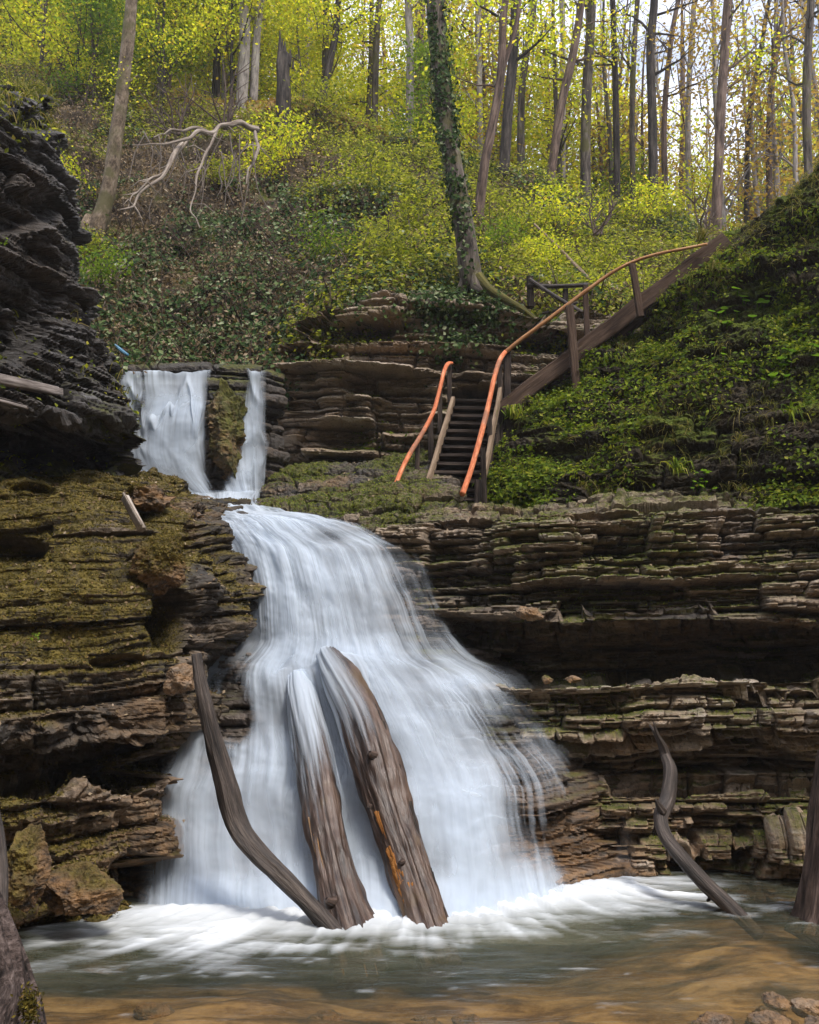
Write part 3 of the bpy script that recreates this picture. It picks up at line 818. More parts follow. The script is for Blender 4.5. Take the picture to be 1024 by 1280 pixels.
# upper fall
UROWS = [(462, 156, 322, 12.75, 12.75, 12.75), (466, 157, 322, 12.45, 12.45, 12.5), (480, 158, 322, 12.38, 12.36, 12.45), (500, 160, 321, 12.34, 12.3, 12.42), (530, 152, 321, 12.25, 12.2, 12.38), (560, 148, 322, 12.2, 12.15, 12.36), (590, 160, 322, 12.12, 12.08, 12.33), (618, 200, 322, 12.05, 12.0, 12.3), (632, 215, 320, 12.0, 11.9, 12.2)]
upper = thing('waterfall', 'short white waterfall pouring in two strands over the high lip beside the dark overhang', 'waterfall', loc=P(230, 618, 12.1))
UB = [(272, 570, 12, 80, -1.5), (272, 500, 12, 50, -1.2), (284, 472, 16, 16, -1.2), (300, 484, 9, 22, -1.0), (294, 520, 6, 30, -.5), (175, 500, 12, 24, -.3), (215, 500, 40, 22, .3), (165, 570, 14, 40, -.1), (225, 560, 34, 50, .2), (308, 560, 12, 50, .15), (290, 520, 10, 30, -.4), (190, 468, 40, 6, -.2)]
water_sheet('water_curtain', UROWS, 420, 360, 14, upper, UB, base=0.72, su=44, contrast=1.3, edge=0.09, steps=[(500, .05, 10), (532, .05, 9), (565, .03, 9)], rip=0.35, lip=.035)
water_sheet('water_veil', UROWS[2:], 320, 300, 19, upper, UB, base=0.3, off=-0.06, su=40, contrast=1.4, edge=0.08, top=.2, rip=.5)
net = fall_net(UROWS, 0.16)
for r in net:
    r[0] = r[0] + np.array([-.3, .3, 0]); r[-1] = r[-1] + np.array([.2, .3, 0])
net = [[p + np.array([0, 1.4, -0.08]) for p in net[0]]] + net
cliffb('cliff', net, 260, 300, BEDROCK, 36, [(0.6, (0.1, 0.3, 0.07, 0.3, 1.0, 0.06, 0.05, 0.03))], lump=0.04, moss=-0.2, rough=0.012)
# stream running to the lip
xs = np.linspace(P(150, 462, 13)[0], P(330, 462, 13)[0], 60); ys = np.linspace(12.72, 15.0, 40)
X, Yg = np.meshgrid(xs, ys)
zl = P(230, 462, 12.75)[2]
Z = zl - 0.01 + 0.02 * fbm(np.stack([X * 3, Yg * 2, X * 0], -1), 3)
o = mk('stream_water', np.stack([X, Yg, Z], -1), gridq(40, 60), POOL, smooth=True, vattr={'murk': np.full(X.size, .6), 'foam': np.clip(.25 + .5 * fbm(np.stack([X * 9, Yg * 1.5, X * 0], -1), 3), 0, 1)})
kind(o, 'structure')

# veil of water sliding over the two thick logs: built with the logs below

# pool
px_, py_ = 560, 460
xs = np.linspace(-6.5, 7.5, px_); ys = np.linspace(0.6, 9.3, py_)
X, Yg = np.meshgrid(xs, ys)
dep = np.zeros_like(X)
ib = np.clip(np.searchsorted(by, Yg), 0, 289); jb = np.clip(np.searchsorted(bx, X), 0, 219)
dep = np.clip(-Zb[ib, jb], 0, 2)
# distance from the foot of the falls
foot = np.array([P(205, 1150, 7.3)[:2], P(330, 1152, 7.2)[:2], P(460, 1152, 7.15)[:2], P(600, 1145, 7.3)[:2], P(700, 1120, 7.75)[:2], P(760, 1105, 8.1)[:2]])
D = np.full(X.shape, 9.0)
for a, b in zip(foot[:-1], foot[1:]):
    ab = b - a
    k = np.clip(((X - a[0]) * ab[0] + (Yg - a[1]) * ab[1]) / (ab @ ab), 0, 1)
    D = np.minimum(D, np.hypot(X - a[0] - k * ab[0], Yg - a[1] - k * ab[1]))
behind = (Yg > 7.5 + 0.2 * X)
ang = np.arctan2(Yg - 8.6, X - 0.1)
flow = np.stack([ang * 26, D * 1.6, X * 0], -1)
n1 = fbm(np.stack([X * 2.6 + 0.6 * fbm(np.stack([X, Yg * 2, X * 0], -1), 2), Yg * 7.5, X * 0], -1), 5, 0.6, seed=5)
n2 = fbm(flow, 4, 0.6, seed=6)
n3 = fbm(np.stack([X * 1.1, Yg * 3.0, X * 0], -1), 3, seed=8)
reach = 0.70 + 0.55 * sstep(0.6, 2.6, X) * (Yg > 6.6) + 0.45 * sstep(-.5, -2.2, X) * (Yg > 6.1) + 0.25 * n3
foam = 1.0 * (1 - sstep(-0.1, 1.25, D / reach)) - 0.12 + (0.50 * n1 + 0.34 * n2 + 0.3 * n3) * sstep(0.05, 0.4, D) * (1 - sstep(0.8, 1.6, D / reach))
foam = np.clip(foam, 0, 1); foam = 0.84 * foam * (0.45 + 0.55 * foam)
# a few thin drifting streaks
lines = sstep(0.40, 0.75, n1) * 0.25 * (1 - sstep(1.2, 2.6, D))
foam = np.maximum(foam, lines)
foam = np.where(behind & (D > .6) & (X < 1.6), 0.5 * foam, foam)
Z = 0.012 * n1 + 0.02 * n3 + 0.07 * np.exp(-(D / 0.32) ** 2) * (1 + 0.5 * n2) + 0.03 * foam * n1
murk = np.clip(0.13 + 0.6 * sstep(0.10, 0.55, dep) + 0.1 * n3, 0.03, 0.85)
o = mk('water', np.stack([X, Yg, Z], -1), gridq(py_, px_), POOL, smooth=True, vattr={'foam': foam, 'murk': murk})
kind(o, 'structure')
# ------------------------------------------------------------------ driftwood and logs
def pxpath(pts, y0, y1, widths, curve=1.0):
    """pixel polyline from distance y0 to y1; pixel widths become radii"""
    n = len(pts)
    out = []; rad = []
    for k, (a, b) in enumerate(pts):
        Y = y0 + (y1 - y0) * (k / (n - 1)) ** curve
        p = P(a, b, Y); out.append(p); rad.append(widths[k] / 2 / F * depth(p[1], p[2]))
    return np.array(out), np.array(rad)

def one_log(name, pts, y0, y1, w, mat, label, cat, seed, sub=90, n=40, rough=0.12, ridge=0.12, rs=6):
    c, r = pxpath(pts, y0, y1, w)
    m = MB(); m.tube(c, r, n, rough, rs, seed, sub, ridge=ridge)
    return m, c, r

m, c, r = one_log('', [(246, 818), (253, 862), (265, 918), (281, 978), (294, 1026), (318, 1062), (358, 1102), (402, 1148), (440, 1190)], 7.45, 6.9, [12, 17, 22, 24, 27, 25, 22, 21, 20], None, '', '', 3, rough=.22, ridge=.2)
o = m.build('driftwood_branch', DRIFT)
rebase(tag(o, 'slim crooked grey branch leaning from the mossy rocks into the foaming pool', 'branch'), c[-1])

def fat_log(pts, y0, y1, w, seed, label, extra):
    t = thing('log', label, 'log', 'thick logs leaning in the falls', loc=P(pts[-1][0], pts[-1][1], y1))
    c, r = pxpath(pts, y0, y1, w, .8)
    m = MB(); m.tube(c, r, 72, 0.18, 7, seed, 170, ridge=0.20)
    kr = np.random.RandomState(seed)
    cs_, rr_ = spline(c, 100), spline(r, 100)
    for k in range(3):
        i = kr.randint(20, 88); a = kr.uniform(-1.2, 1.2); dv = np.array([math.sin(a), -math.cos(a), .25]); dv /= np.linalg.norm(dv)
        p = cs_[i] + dv * rr_[i] * .86; L = kr.uniform(.03, .09)
        m.tube(np.array([p, p + dv * L * .6, p + dv * L + kr.normal(0, .01, 3)]), np.array([.045, .032, .022]) * kr.uniform(.6, 1.2), 9, .3)
    o = m.build('trunk', LOGWOOD, t)
    # long splits and a ragged bark ridge
    return t, c, r
LOG_A = ([(374, 850), (380, 885), (389, 930), (399, 985), (410, 1045), (424, 1105), (441, 1168), (452, 1215)], 8.85, 6.85, [20, 34, 41, 45, 49, 54, 60, 62])
LOG_B = ([(412, 822), (428, 850), (449, 890), (466, 940), (483, 1000), (502, 1060), (521, 1115), (537, 1165), (552, 1212)], 8.85, 6.9, [28, 42, 50, 56, 57, 54, 52, 52, 52])
ta, ca, ra = fat_log(*LOG_A, 21, 'thick brown log leaning under a veil of water, next to the crooked branch', None)
tb, cb, rb = fat_log(*LOG_B, 27, 'thick brown log with bright orange rot on its lower end, leaning in the falls', None)
# orange rotten patch and splintered edge on the second log
m = MB()
rs_ = np.random.RandomState(5)
cs = spline(cb, 160); rr = spline(rb, 160)
for k in range(95):
    i = int(np.clip(rs_.normal(116, 17), 84, 141)); L = rs_.randint(4, 11)
    wid = .10 + .22 * sstep(95, 125, i)
    off = np.array([-0.60 + rs_.normal(0, wid), -0.80, 0.1])
    seg = cs[i:i + L:2] + off / np.linalg.norm(off) * rr[i:i + L:2, None] * 0.985
    if len(seg) > 1: m.tube(seg, np.linspace(.014, .006, len(seg)) * rs_.uniform(.4, 1.2), 5, rough=.4)
ROT = bark_mat('orange_rotten_wood', [(0.2, (0.10, 0.04, 0.015)), (0.5, (0.38, 0.15, 0.035)), (0.8, (0.58, 0.29, 0.09))], su=8, sv=6)
m.build('rotten_patch', ROT, tb)
m = MB()
for k in range(26):
    i = rs_.randint(20, 150); L = rs_.randint(5, 14)
    off = np.array([0.92, -0.3 + rs_.normal(0, .15), 0.1])
    seg = cs[i:i + L:2] + off / np.linalg.norm(off) * rr[i:i + L:2, None] * 0.98
    if len(seg) > 1: m.tube(seg, np.linspace(.02, .008, len(seg)) * rs_.uniform(.5, 1.2), 5, rough=.3)
kind(m.build('bark_splinters', BARK_D, tb), 'stuff')
m = MB()
csa = spline(ca, 150); rra = spline(ra, 150)
for k in range(22):
    i = rs_.randint(70, 140); L = rs_.randint(8, 24)
    an = rs_.uniform(-.9, .9)
    off = np.array([math.sin(an), -math.cos(an), 0.1])
    seg = csa[i:i + L:3] + off / np.linalg.norm(off) * rra[i:i + L:3, None] * 0.985
    if len(seg) > 1: m.tube(seg, np.linspace(.013, .006, len(seg)) * rs_.uniform(.5, 1.3), 5)
kind(m.build('wood_splinters', bark_mat('split_wood_strip', [(0.3, (0.10, 0.05, 0.025)), (0.5, (0.3, 0.16, 0.07)), (0.7, (0.5, 0.33, 0.16))], su=6, sv=3), ta), 'stuff')

# water sheets sliding over the logs (part of the big fall)
def log_veil(c, r, a0, a1, fade, seed, cover):
    n = 150; na = 90
    cs = spline(c, n); rr = spline(r, n)
    T = np.gradient(cs, axis=0); T /= np.linalg.norm(T, axis=1)[:, None]
    X1 = np.cross(T, [0, 1, 0]); X1 /= np.linalg.norm(X1, axis=1)[:, None]
    B1 = np.cross(X1, T)
    an = np.linspace(a0, a1, na)
    tt = np.linspace(0, 1, n)
    D = X1[:, None] * np.sin(an)[None, :, None] - B1[:, None] * np.cos(an)[None, :, None] * np.sign(B1[:, 1].mean())
    q = np.stack([np.repeat(an[None] * 9, n, 0), np.repeat(tt[:, None] * 5, na, 1), np.zeros((n, na))], -1)
    st = fbm(q, 4, .6, seed=seed); st2 = fbm(q * np.array([.35, .8, 1]), 3, seed=seed + 1)
    S = cs[:, None] + D * (rr[:, None, None] * 1.05 + 0.025 + 0.02 * st2[..., None])
    a = cover - fade * sstep(0.05, .62, tt)[:, None] + 0.42 * st + 0.35 * st2
    u = np.linspace(0, 1, na)[None]
    ef = sstep(0, .3, np.minimum(u, 1 - u)) * np.ones((n, 1)) * (1 - sstep(.55, .8, tt))[:, None]
    a = np.clip(a, 0, .95) * ef
    mk('water_veil', S, gridq(n, na), FALLS, vattr={'alpha': a}, smooth=True, parent=lower)
log_veil(ca, ra, -2.2, 2.2, 1.2, 41, 1.05)
log_veil(cb, rb, -2.4, .9, 1.6, 47, 1.05)

# dead branch standing in the pool by the ledges
m = MB()
c, r = pxpath([(832, 945), (838, 965), (834, 1000), (826, 1022), (832, 1046), (850, 1070), (880, 1103), (918, 1138), (950, 1170)], 8.3, 7.3, [12, 17, 19, 18, 17, 18, 20, 19, 16])
m.tube(c, r, 28, .15, 7, 5, 70, ridge=.15)
c2, r2 = pxpath([(833, 950), (826, 930), (818, 914), (812, 906)], 8.3, 8.35, [13, 8, 5, 2]); m.tube(c2, r2, 12, .1, 7, 6, 20)
c2, r2 = pxpath([(836, 952), (831, 934), (822, 918), (817, 903)], 8.3, 8.25, [10, 7, 5, 2]); m.tube(c2, r2, 12, .1, 7, 7, 20)
c2, r2 = pxpath([(829, 1015), (823, 1006), (820, 1000)], 7.9, 7.85, [12, 8, 3]); m.tube(c2, r2, 10, .1, 7, 8, 10)
c2, r2 = pxpath([(880, 1103), (888, 1120), (884, 1126)], 7.6, 7.55, [14, 8, 3]); m.tube(c2, r2, 10, .1, 7, 8, 10)
o = m.build('driftwood_branch', DRIFT)
rebase(tag(o, 'dark wavy branch with a forked tip standing in the pool before the layered ledges', 'branch'), c[-1])

# shaggy trunk at the pool edge
m = MB()
c, r = pxpath([(1190, 560), (1120, 720), (1075, 850), (1058, 930), (1052, 990), (1050, 1050), (1048, 1100), (1047, 1135), (1046, 1175)], 7.6, 7.25, [40, 48, 55, 60, 66, 74, 82, 94, 112])
m.tube(c, r, 60, .10, 4, 11, 150, ridge=.35)
t = thing('old_tree', 'shaggy red-brown tree trunk rising from the pool edge opposite the scaly trunk', 'tree trunk', loc=c[-1])
m.build('trunk', SHAGGY, t)

# scaly trunk at the lower corner with moss on its foot
t = thing('old_tree', 'scaly pinkish-grey tree trunk with a mossy foot in the bottom corner', 'tree trunk', loc=P(-10, 1290, 4.75))
m = MB()
c, r = pxpath([(-330, 560), (-220, 740), (-130, 880), (-90, 970), (-72, 1040), (-52, 1110), (-34, 1170), (-20, 1225), (-9, 1290), (-4, 1340)], 5.5, 4.75, [40, 50, 60, 68, 76, 82, 92, 104, 112, 124])
m.tube(c, r, 80, .10, 6, 13, 200, ridge=.25)
c2, r2 = pxpath([(14, 1235), (10, 1255), (0, 1275), (-10, 1300)], 4.72, 4.6, [24, 34, 44, 52]); m.tube(c2, r2, 30, .2, 6, 15, 30, ridge=.2)
m.build('trunk', SCALY, t)
rs_ = np.random.RandomState(8)
C = np.array([P(36 + rs_.normal(0, 6), 1258 + rs_.normal(0, 11), 4.62 + rs_.normal(0, .02)) for k in range(420)])
leaves('moss', C, np.array([.3, -1, .3]), 0.011, MOSSLEAF, t, .8, .5, rs_)['kind'] = 'stuff'
# grey limb beside it
m = MB()
c, r = pxpath([(-6, 1010), (-2, 1050), (1, 1100), (2, 1150), (14, 1200), (30, 1260)], 5.6, 5.0, [10, 17, 18, 15, 14, 14])
m.tube(c, r, 20, .1, 6, 19, 50)
m.build('root', DRIFT, t)

# planks lodged among the dark rocks
def plank(label, a, b, ya, yb, w, h, mat):
    m = MB(); pa, pb = P(*a, ya), P(*b, yb)
    m.box(pa, pb, w, h)
    k = np.linspace(0, 1, 5)
    for q in range(3):
        o_ = np.array([0, -.02 - .01 * q, -.03 + .03 * q])
        m.tube(pa + (pb - pa) * k[:, None] * (.8 + .1 * q) + o_, np.full(5, h * .22), 7, .3)
    o = m.build('plank', mat)
    return rebase(tag(o, label, 'plank'), (pa + pb) / 2)
plank('grey-violet split plank lying in the dark rocks below the shale wall', (-40, 466), (74, 491), 7.5, 8.35, .1, .08, TIMBER_G)
plank('thin dark slab of driftwood wedged beneath the grey-violet plank', (-40, 492), (62, 519), 7.5, 8.25, .1, .03, TIMBER_G)
plank('short bleached splinter of wood stuck upright in the mossy boulder slope', (156, 622), (178, 662), 7.9, 7.75, .05, .06, DEADWOOD)
m = MB(); c, r = pxpath([(144, 431), (152, 438), (160, 444)], 10.6, 10.5, [3, 5, 4]); m.tube(c, r, 8, .25, 8, 3, 12)
rebase(tag(m.build('plastic_scrap', BLUE), 'small scrap of blue plastic caught on the rocks above the high fall', 'litter'), c[0])

# ------------------------------------------------------------------ stairs
st = thing('wooden_staircase', 'dark steep wooden stairs with orange handrails climbing the layered cliff', 'stairs', loc=P(562, 640, 11.25))
A0, A1 = P(562, 648, 11.2), P(598, 503, 12.5)
NT_ = 15
side = np.array([1.0, 0.12, 0]); side /= np.linalg.norm(side)
for k in range(NT_):
    f = k / (NT_ - 1)
    c = A0 + (A1 - A0) * f
    hw = .36 - .05 * f
    m = MB(); m.box(c - side * hw, c + side * hw, .2, .042)
    m.build('step', TIMBER_D, st, False)
    m = MB(); q = c + np.array([0, .085, -.055]); m.box(q - side * hw, q + side * hw, .02, .075)
    m.build('riser', TIMBER_D, st, False)
for sx, a, b, w in ((-1, (526, 634), (567, 499), .055), (1, (597, 642), (629, 470), .055)):
    m = MB(); m.box(P(*a, 11.1), P(*b, 12.45), .05, .085); m.build('side_rail', TIMBER_L, st, False)
    m = MB(); m.box(A0 + side * sx * .38 + [0, .05, -.12], A1 + side * sx * .33 + [0, .05, -.08], .06, .22); m.build('stringer', TIMBER_D, st, False)
def rail(name, pts, y0, y1, w, mat, par, seed):
    c, r = pxpath(pts, y0, y1, w); m = MB(); m.tube(c, r, 12, .06, 6, seed, 60); return m.build(name, mat, par)
rail('handrail', [(487, 637), (492, 615), (501, 590), (513, 566), (526, 545), (541, 517), (549, 490), (555, 465), (560, 455), (565, 454)], 10.9, 12.4, [6.5, 6.5, 6, 6, 6, 5.5, 5, 5, 5, 4], ORANGE, st, 3)
rail('handrail', [(578, 618), (588, 590), (598, 556), (606, 525), (612, 500), (618, 472), (625, 450), (632, 440)], 10.95, 12.3, [7.5, 7, 7, 7, 6, 6, 6, 5.5], ORANGE, st, 4)
for (a, b, Y, w) in (((522, 554), (521, 604), 11.7, .06), ((538, 524), (539, 582), 12.1, .07), ((550, 482), (550, 542), 12.4, .06), ((562, 456), (562, 512), 12.45, .06), ((598, 600), (598, 646), 11.1, .08), ((604, 560), (606, 646), 11.2, .06),
                     ((624, 450), (626, 560), 12.3, .07), ((634, 440), (635, 560), 12.35, .09), ((612, 520), (613, 600), 11.8, .06)):
    m = MB(); m.box(P(*a, Y), P(*b, Y), w, w, (0, 1, 0)); m.build('post', TIMBER_D, st, False)
# brace
# upper flight along the bank crest
uf = thing('wooden_walkway', 'brown timber beam walkway with a curved handrail running up the mossy bank crest', 'walkway', loc=P(640, 500, 12.25))
BA, BB = P(628, 512, 12.2), P(908, 299, 11.9)
m = MB(); m.box(BA, BB, .09, .21); m.build('beam', TIMBER_B, uf, False)
m = MB(); m.box(BA + [0.1, .75, .05], BB + [0.1, .75, .05], .09, .22); m.build('beam', TIMBER_B, uf, False)
for k in range(16):
    f = (k + .6) / 16
    c = BA + (BB - BA) * f + np.array([0, .38, .06])
    m = MB(); m.box(c - np.array([0, .36, 0]), c + np.array([0, .36, 0]), .2, .04); m.build('step', TIMBER_D, uf, False)
rail('handrail', [(632, 440), (652, 424), (675, 407), (703, 386), (735, 362), (765, 341), (790, 328), (820, 318), (850, 312), (884, 305)], 12.3, 11.8, [5.5, 5.5, 5, 5, 5, 4.5, 4.5, 4, 4, 3.5], RAILBROWN, uf, 5)
for (a, b, Y, w) in (((712, 383), (721, 488), 11.95, .1), ((790, 330), (801, 396), 11.75, .08), ((732, 358), (734, 425), 12.7, .07)):
    m = MB(); m.box(P(*a, Y), P(*b, Y), w, w, (0, 1, 0)); m.build('post', TIMBER_B, uf, False)
# rustic fence behind
fe = thing('pole_fence', 'small rustic fence of dark poles behind the walkway handrail', 'fence', loc=P(663, 385, 13.6))
for (a, b, Y, w) in (((662, 346), (664, 384), 13.6, .09), ((707, 362), (707, 402), 13.5, .07)):
    m = MB(); m.box(P(*a, Y), P(*b, Y), w, w, (0, 1, 0)); m.build('post', TIMBER_D, fe, False)
for (a, b, y0, y1, w) in (((660, 357), (735, 356), 13.55, 13.4, 6), ((662, 349), (728, 390), 13.5, 13.2, 5), ((678, 392), (722, 378), 13.5, 13.3, 4)):
    m = MB(); c, r = pxpath([a, ((a[0] + b[0]) / 2, (a[1] + b[1]) / 2 + 1.5), b], y0, y1, [w] * 3); m.tube(c, r, 8, .1, 6, 2, 12); m.build('rail', DRIFT, fe)

# ------------------------------------------------------------------ loose rocks
def rock(name, px, py, Y, rx, ry, rz, seed, label, cat='rock', mat=None, group=None, moss=0.0, cut=0.5, rot=0.0, tilt=0.0, lvl=5, fl=1.4):
    bm = bmesh.new(); bmesh.ops.create_icosphere(bm, subdivisions=lvl, radius=1)
    V = np.array([v.co[:] for v in bm.verts]); Tt = np.array([[v.index for v in f.verts] for f in bm.faces]); bm.free()
    rs = np.random.RandomState(seed)
    D = V.copy()
    # facets: clip by random planes
    for k in range(16):
        n = rs.normal(0, 1, 3); n /= np.linalg.norm(n)
        h = rs.uniform(.6, .95)
        d = np.maximum(0, V @ n - h)
        V = V - n * d[:, None] * cut * 1.8
    sc = np.array([rx, ry, rz])
    V = V * sc
    cz, sz = math.cos(rot), math.sin(rot)
    ct_, st_ = math.cos(tilt), math.sin(tilt)
    R = np.array([[cz, -sz, 0], [sz, cz, 0], [0, 0, 1]]) @ np.array([[ct_, 0, st_], [0, 1, 0], [-st_, 0, ct_]])
    V = V @ R.T
    nn = D @ R.T
    s0 = (rx + ry + rz) / 3
    V = V + nn * (s0 * (.22 * fbm(V * fl / s0 * .6, 4, seed=seed) + .10 * fbm(V * 4.5 / s0, 3, seed=seed + 1) + .05 * fbm(V * np.array([6, 6, 16]) / s0, 3, seed=seed + 2)))[:, None]
    c = P(px, py, Y)
    up = nn[:, 2]
    mo = sstep(.2, .8, .5 * up + .7 * fbm((V + c) * 2.5, 4, seed=seed) + moss)
    o = mk(name, V, np.zeros((0, 4), int), mat or STONE, T=Tt, vattr={'tint': np.full(len(V), rs.rand() * .7) + .3 * fbm(V * 5, 2), 'moss': mo})
    o.location = tuple(float(x) for x in c)
    if mat is ROCK_L and moss > .25:
        F3 = V[Tt]; A = np.linalg.norm(np.cross(F3[:, 1] - F3[:, 0], F3[:, 2] - F3[:, 0]), axis=1) * np.clip(mo[Tt].mean(1) - .2, 1e-6, 1)
        n_ = int(1500 + 16000 * rx * rz)
        ii = rs.choice(len(Tt), n_, p=A / A.sum())
        b_ = rs.dirichlet((1, 1, 1), n_)
        C = (F3[ii] * b_[:, :, None]).sum(1)
        q = leaves('moss', C + nn[Tt[ii, 0]] * .003, nn[Tt[ii, 0]], rs.uniform(.005, .012, (n_, 1)), MOSSLEAF, None, .9, .5, rs)
        q.parent = o; q['kind'] = 'stuff'
    return tag(o, label, cat, group)

rock('boulder', 200, 705, 8.0, .27, .25, .30, 3, 'rounded moss-covered boulder perched at the brink above the dark hollow', 'boulder', ROCK_L, moss=.55, tilt=.25, cut=.6, lvl=6)
rock('boulder', 225, 850, 7.75, .14, .16, .12, 14, 'small red-brown rock topped with moss at the head of the crooked branch', 'rock', ROCK_L, moss=.2)
rock('boulder', 34, 1085, 6.6, .15, .2, .3, 7, 'upright mossy boulder at the waterline near the scaly trunk', 'boulder', ROCK_L, moss=.25, cut=.7, lvl=6)
rock('boulder', 100, 1120, 6.85, .27, .25, .20, 9, 'low mossy block with an ochre top at the pool edge', 'boulder', ROCK_L, moss=.15, cut=.8, lvl=6)
rock('boulder', 180, 625, 8.9, .3, .3, .13, 31, 'flat mossy ledge stone overlooking the stream between the two falls', 'boulder', ROCK_L, moss=.3, cut=.7, lvl=6)
rock('boulder', 287, 540, 12.2, .29, .35, .92, 10, 'tall green-mossed rock splitting the high fall into two strands', 'boulder', ROCK, moss=.75, cut=.6, lvl=6)
rock('rock', 222, 640, 9.5, .34, .3, .08, 12, 'wet pale brown slab at the head of the lower fall', 'rock', BEDROCK, moss=-.4, tilt=.25)
rock('rock', 684, 850, 9.02, .06, .06, .05, 13, 'little yellow stone sitting on the ledge under the dark undercut', 'stone', STONE, moss=.25, lvl=4)
rock('rock', 716, 849, 9.06, .08, .06, .03, 15, 'little grey stone on the ledge a hand away from the yellow one', 'stone', STONE, moss=-.4, lvl=4)
rock('rock', 662, 768, 9.12, .16, .12, .07, 16, 'smooth tan block jutting from the wall above the undercut', 'rock', STONE, moss=-.5, lvl=5)
# streambed stones at the near edge
for i, (px, py, Y, a, b, c, lab) in enumerate([(735, 1243, 5.35, .2, .13, .075, 'long flat ochre stone under shallow water between pool and bank'),
        (893, 1243, 5.4, .18, .12, .08, 'flat orange stone just under the water beside the wet bank stones'),
        (800, 1290, 4.95, .22, .14, .08, 'tan submerged stone at the bottom frame edge'),
        (960, 1232, 5.4, .13, .1, .045, 'dark wet stone at the waterline on the near bank'),
        (1010, 1205, 5.6, .13, .1, .05, 'rust-brown wet stone nearest the shaggy trunk'),
        (1000, 1262, 5.1, .16, .11, .045, 'mottled brown stone in the corner of the near bank'),
        (940, 1270, 5.1, .10, .09, .05, 'small orange-tinted stone half in the shallow water'),
        (965, 1208, 5.7, .14, .07, .03, 'thin dark slab of stone awash near the bank'),
        (690, 1278, 4.95, .05, .05, .05, 'small pale pebble poking out of the shallows at the frame edge'),
        (1030, 1235, 5.35, .14, .12, .055, 'grey stone leaning on the rust-brown stone'),
        (560, 1262, 5.1, .26, .14, .05, 'wide sandy stone lying deep in the amber shallows'),
        (200, 1270, 5.1, .3, .15, .05, 'smooth sandy stone submerged near the scaly trunk')]):
    if i in (0, 1, 2, 10, 11): py_w, zz = py, -0.075
    o = rock('stone', px, py, Y, a, b, c, 60 + i, lab, 'stone', STONE, 'stones in the shallows', moss=-.6, lvl=4, cut=.5, rot=i * .7)
    o.location.z = {0: -.055, 1: -.05, 2: -.06, 8: .0, 10: -.09, 11: -.09}.get(i, -0.012)

rs_ = np.random.RandomState(91)
SUBST = ['dark brown cobble lying under the amber shallows', 'ochre cobble lying under the amber shallows']
for i in range(22):
    x = rs_.uniform(-1.9, 2.3); y = rs_.uniform(5.15, 6.3)
    s_ = rs_.uniform(.05, .15)
    o = rock('stone', 512, 1200, y, s_, s_ * .7, s_ * .38, 140 + i, SUBST[i % 2], 'stone', BEDROCK if i % 2 == 0 else STONE, 'dark cobbles under the water' if i % 2 == 0 else 'ochre cobbles under the water', moss=-.7, lvl=4, rot=rs_.uniform(-.6, .6))
    o.location = (x, y, bed_z(x, y) + s_ * .08)
# ------------------------------------------------------------------ trees
def grow(rs, path, rad, limbs, first, lenf, twigs, up=0.5, thin=.42, n=7, az=None):
    """trunk with limbs and twigs in one mesh; returns builder and twig points"""
    m = MB(); tips = []
    path = spline(path, max(10, len(path) * 5)); rad = spline(np.asarray(rad, float), len(path))
    m.tube(path, rad, n + 3, .08, 4, rs.rand() * 50, None, ridge=.1)
    K = len(path); H = np.linalg.norm(path[-1] - path[0])
    for k in range(limbs):
        f = first + (1 - first) * ((k + rs.rand()) / limbs)
        i = min(int(f * (K - 1)), K - 2)
        p = path[i]; r = max(rad[i] * thin * rs.uniform(.6, 1.1), .008)
        a = rs.rand() * 6.283 if az is None else az + rs.normal(0, .9)
        el = up + rs.normal(0, .25)
        L = H * lenf * rs.uniform(.5, 1.2) * (1.15 - .6 * f)
        d = np.array([math.cos(a) * math.cos(el), math.sin(a) * math.cos(el), math.sin(el)])
        q = [p]
        for s in range(5):
            d = d + rs.normal(0, .16, 3) + np.array([0, 0, .07]); d /= np.linalg.norm(d)
            q.append(q[-1] + d * L / 5)
        q = np.array(q)
        m.tube(q, np.linspace(r, r * .22, 6), n - 2, 0)
        tips += [q[3], q[4], q[5]]
        for w in range(twigs):
            j = rs.randint(1, 6)
            d2 = d + rs.normal(0, .7, 3); d2 /= np.linalg.norm(d2)
            l2 = L * rs.uniform(.22, .55)
            e = [q[j]]
            for s in range(3):
                d2 = d2 + rs.normal(0, .22, 3) + np.array([0, 0, .05]); d2 /= np.linalg.norm(d2)
                e.append(e[-1] + d2 * l2 / 3)
            m.tube(np.array(e), np.linspace(r * .34, r * .12, 4), 4, 0)
            tips += [e[1], e[2], e[3]]
    return m, np.array(tips)

def foliage_points(rs, tips, per, spread):
    c = np.repeat(tips, per, 0)
    return c + rs.normal(0, 1, c.shape) * np.array([spread, spread, spread * .45])

# background prototypes, local coordinates
PROT = []
for i in range(7):
    rs = np.random.RandomState(100 + i)
    h = rs.uniform(13, 17)
    k = np.linspace(0, 1, 7)
    path = np.stack([.35 * np.cumsum(rs.normal(0, .5, 7)) * k, .35 * np.cumsum(rs.normal(0, .5, 7)) * k, k * h], -1)
    rad = np.array([.19, .15, .13, .115, .095, .07, .03]) * rs.uniform(.75, 1.25)
    m, tips = grow(rs, path, rad, 17, .14, .20, 4, .55)
    V = MB()
    tr = m.build('trunk', [BARK, BARK_R, BARK_P, BARK_D, BARK_R, BARK, BARK_D][i])
    low = tips[tips[:, 2] < 10]
    C = foliage_points(rs, low, [21, 17, 27, 14, 25, 18, 21][i], .5)
    cr = leaves('crown', C, np.array([0, 0, 1.0]), rs.uniform(.04, .078, (len(C), 1)), [LEAF_Y, LEAF_Y, LEAF_Y, LEAF_O, LEAF_Y, LEAF_G, LEAF_Y][i], None, .7, .65, rs)
    PROT.append((tr, cr))
SAP = []
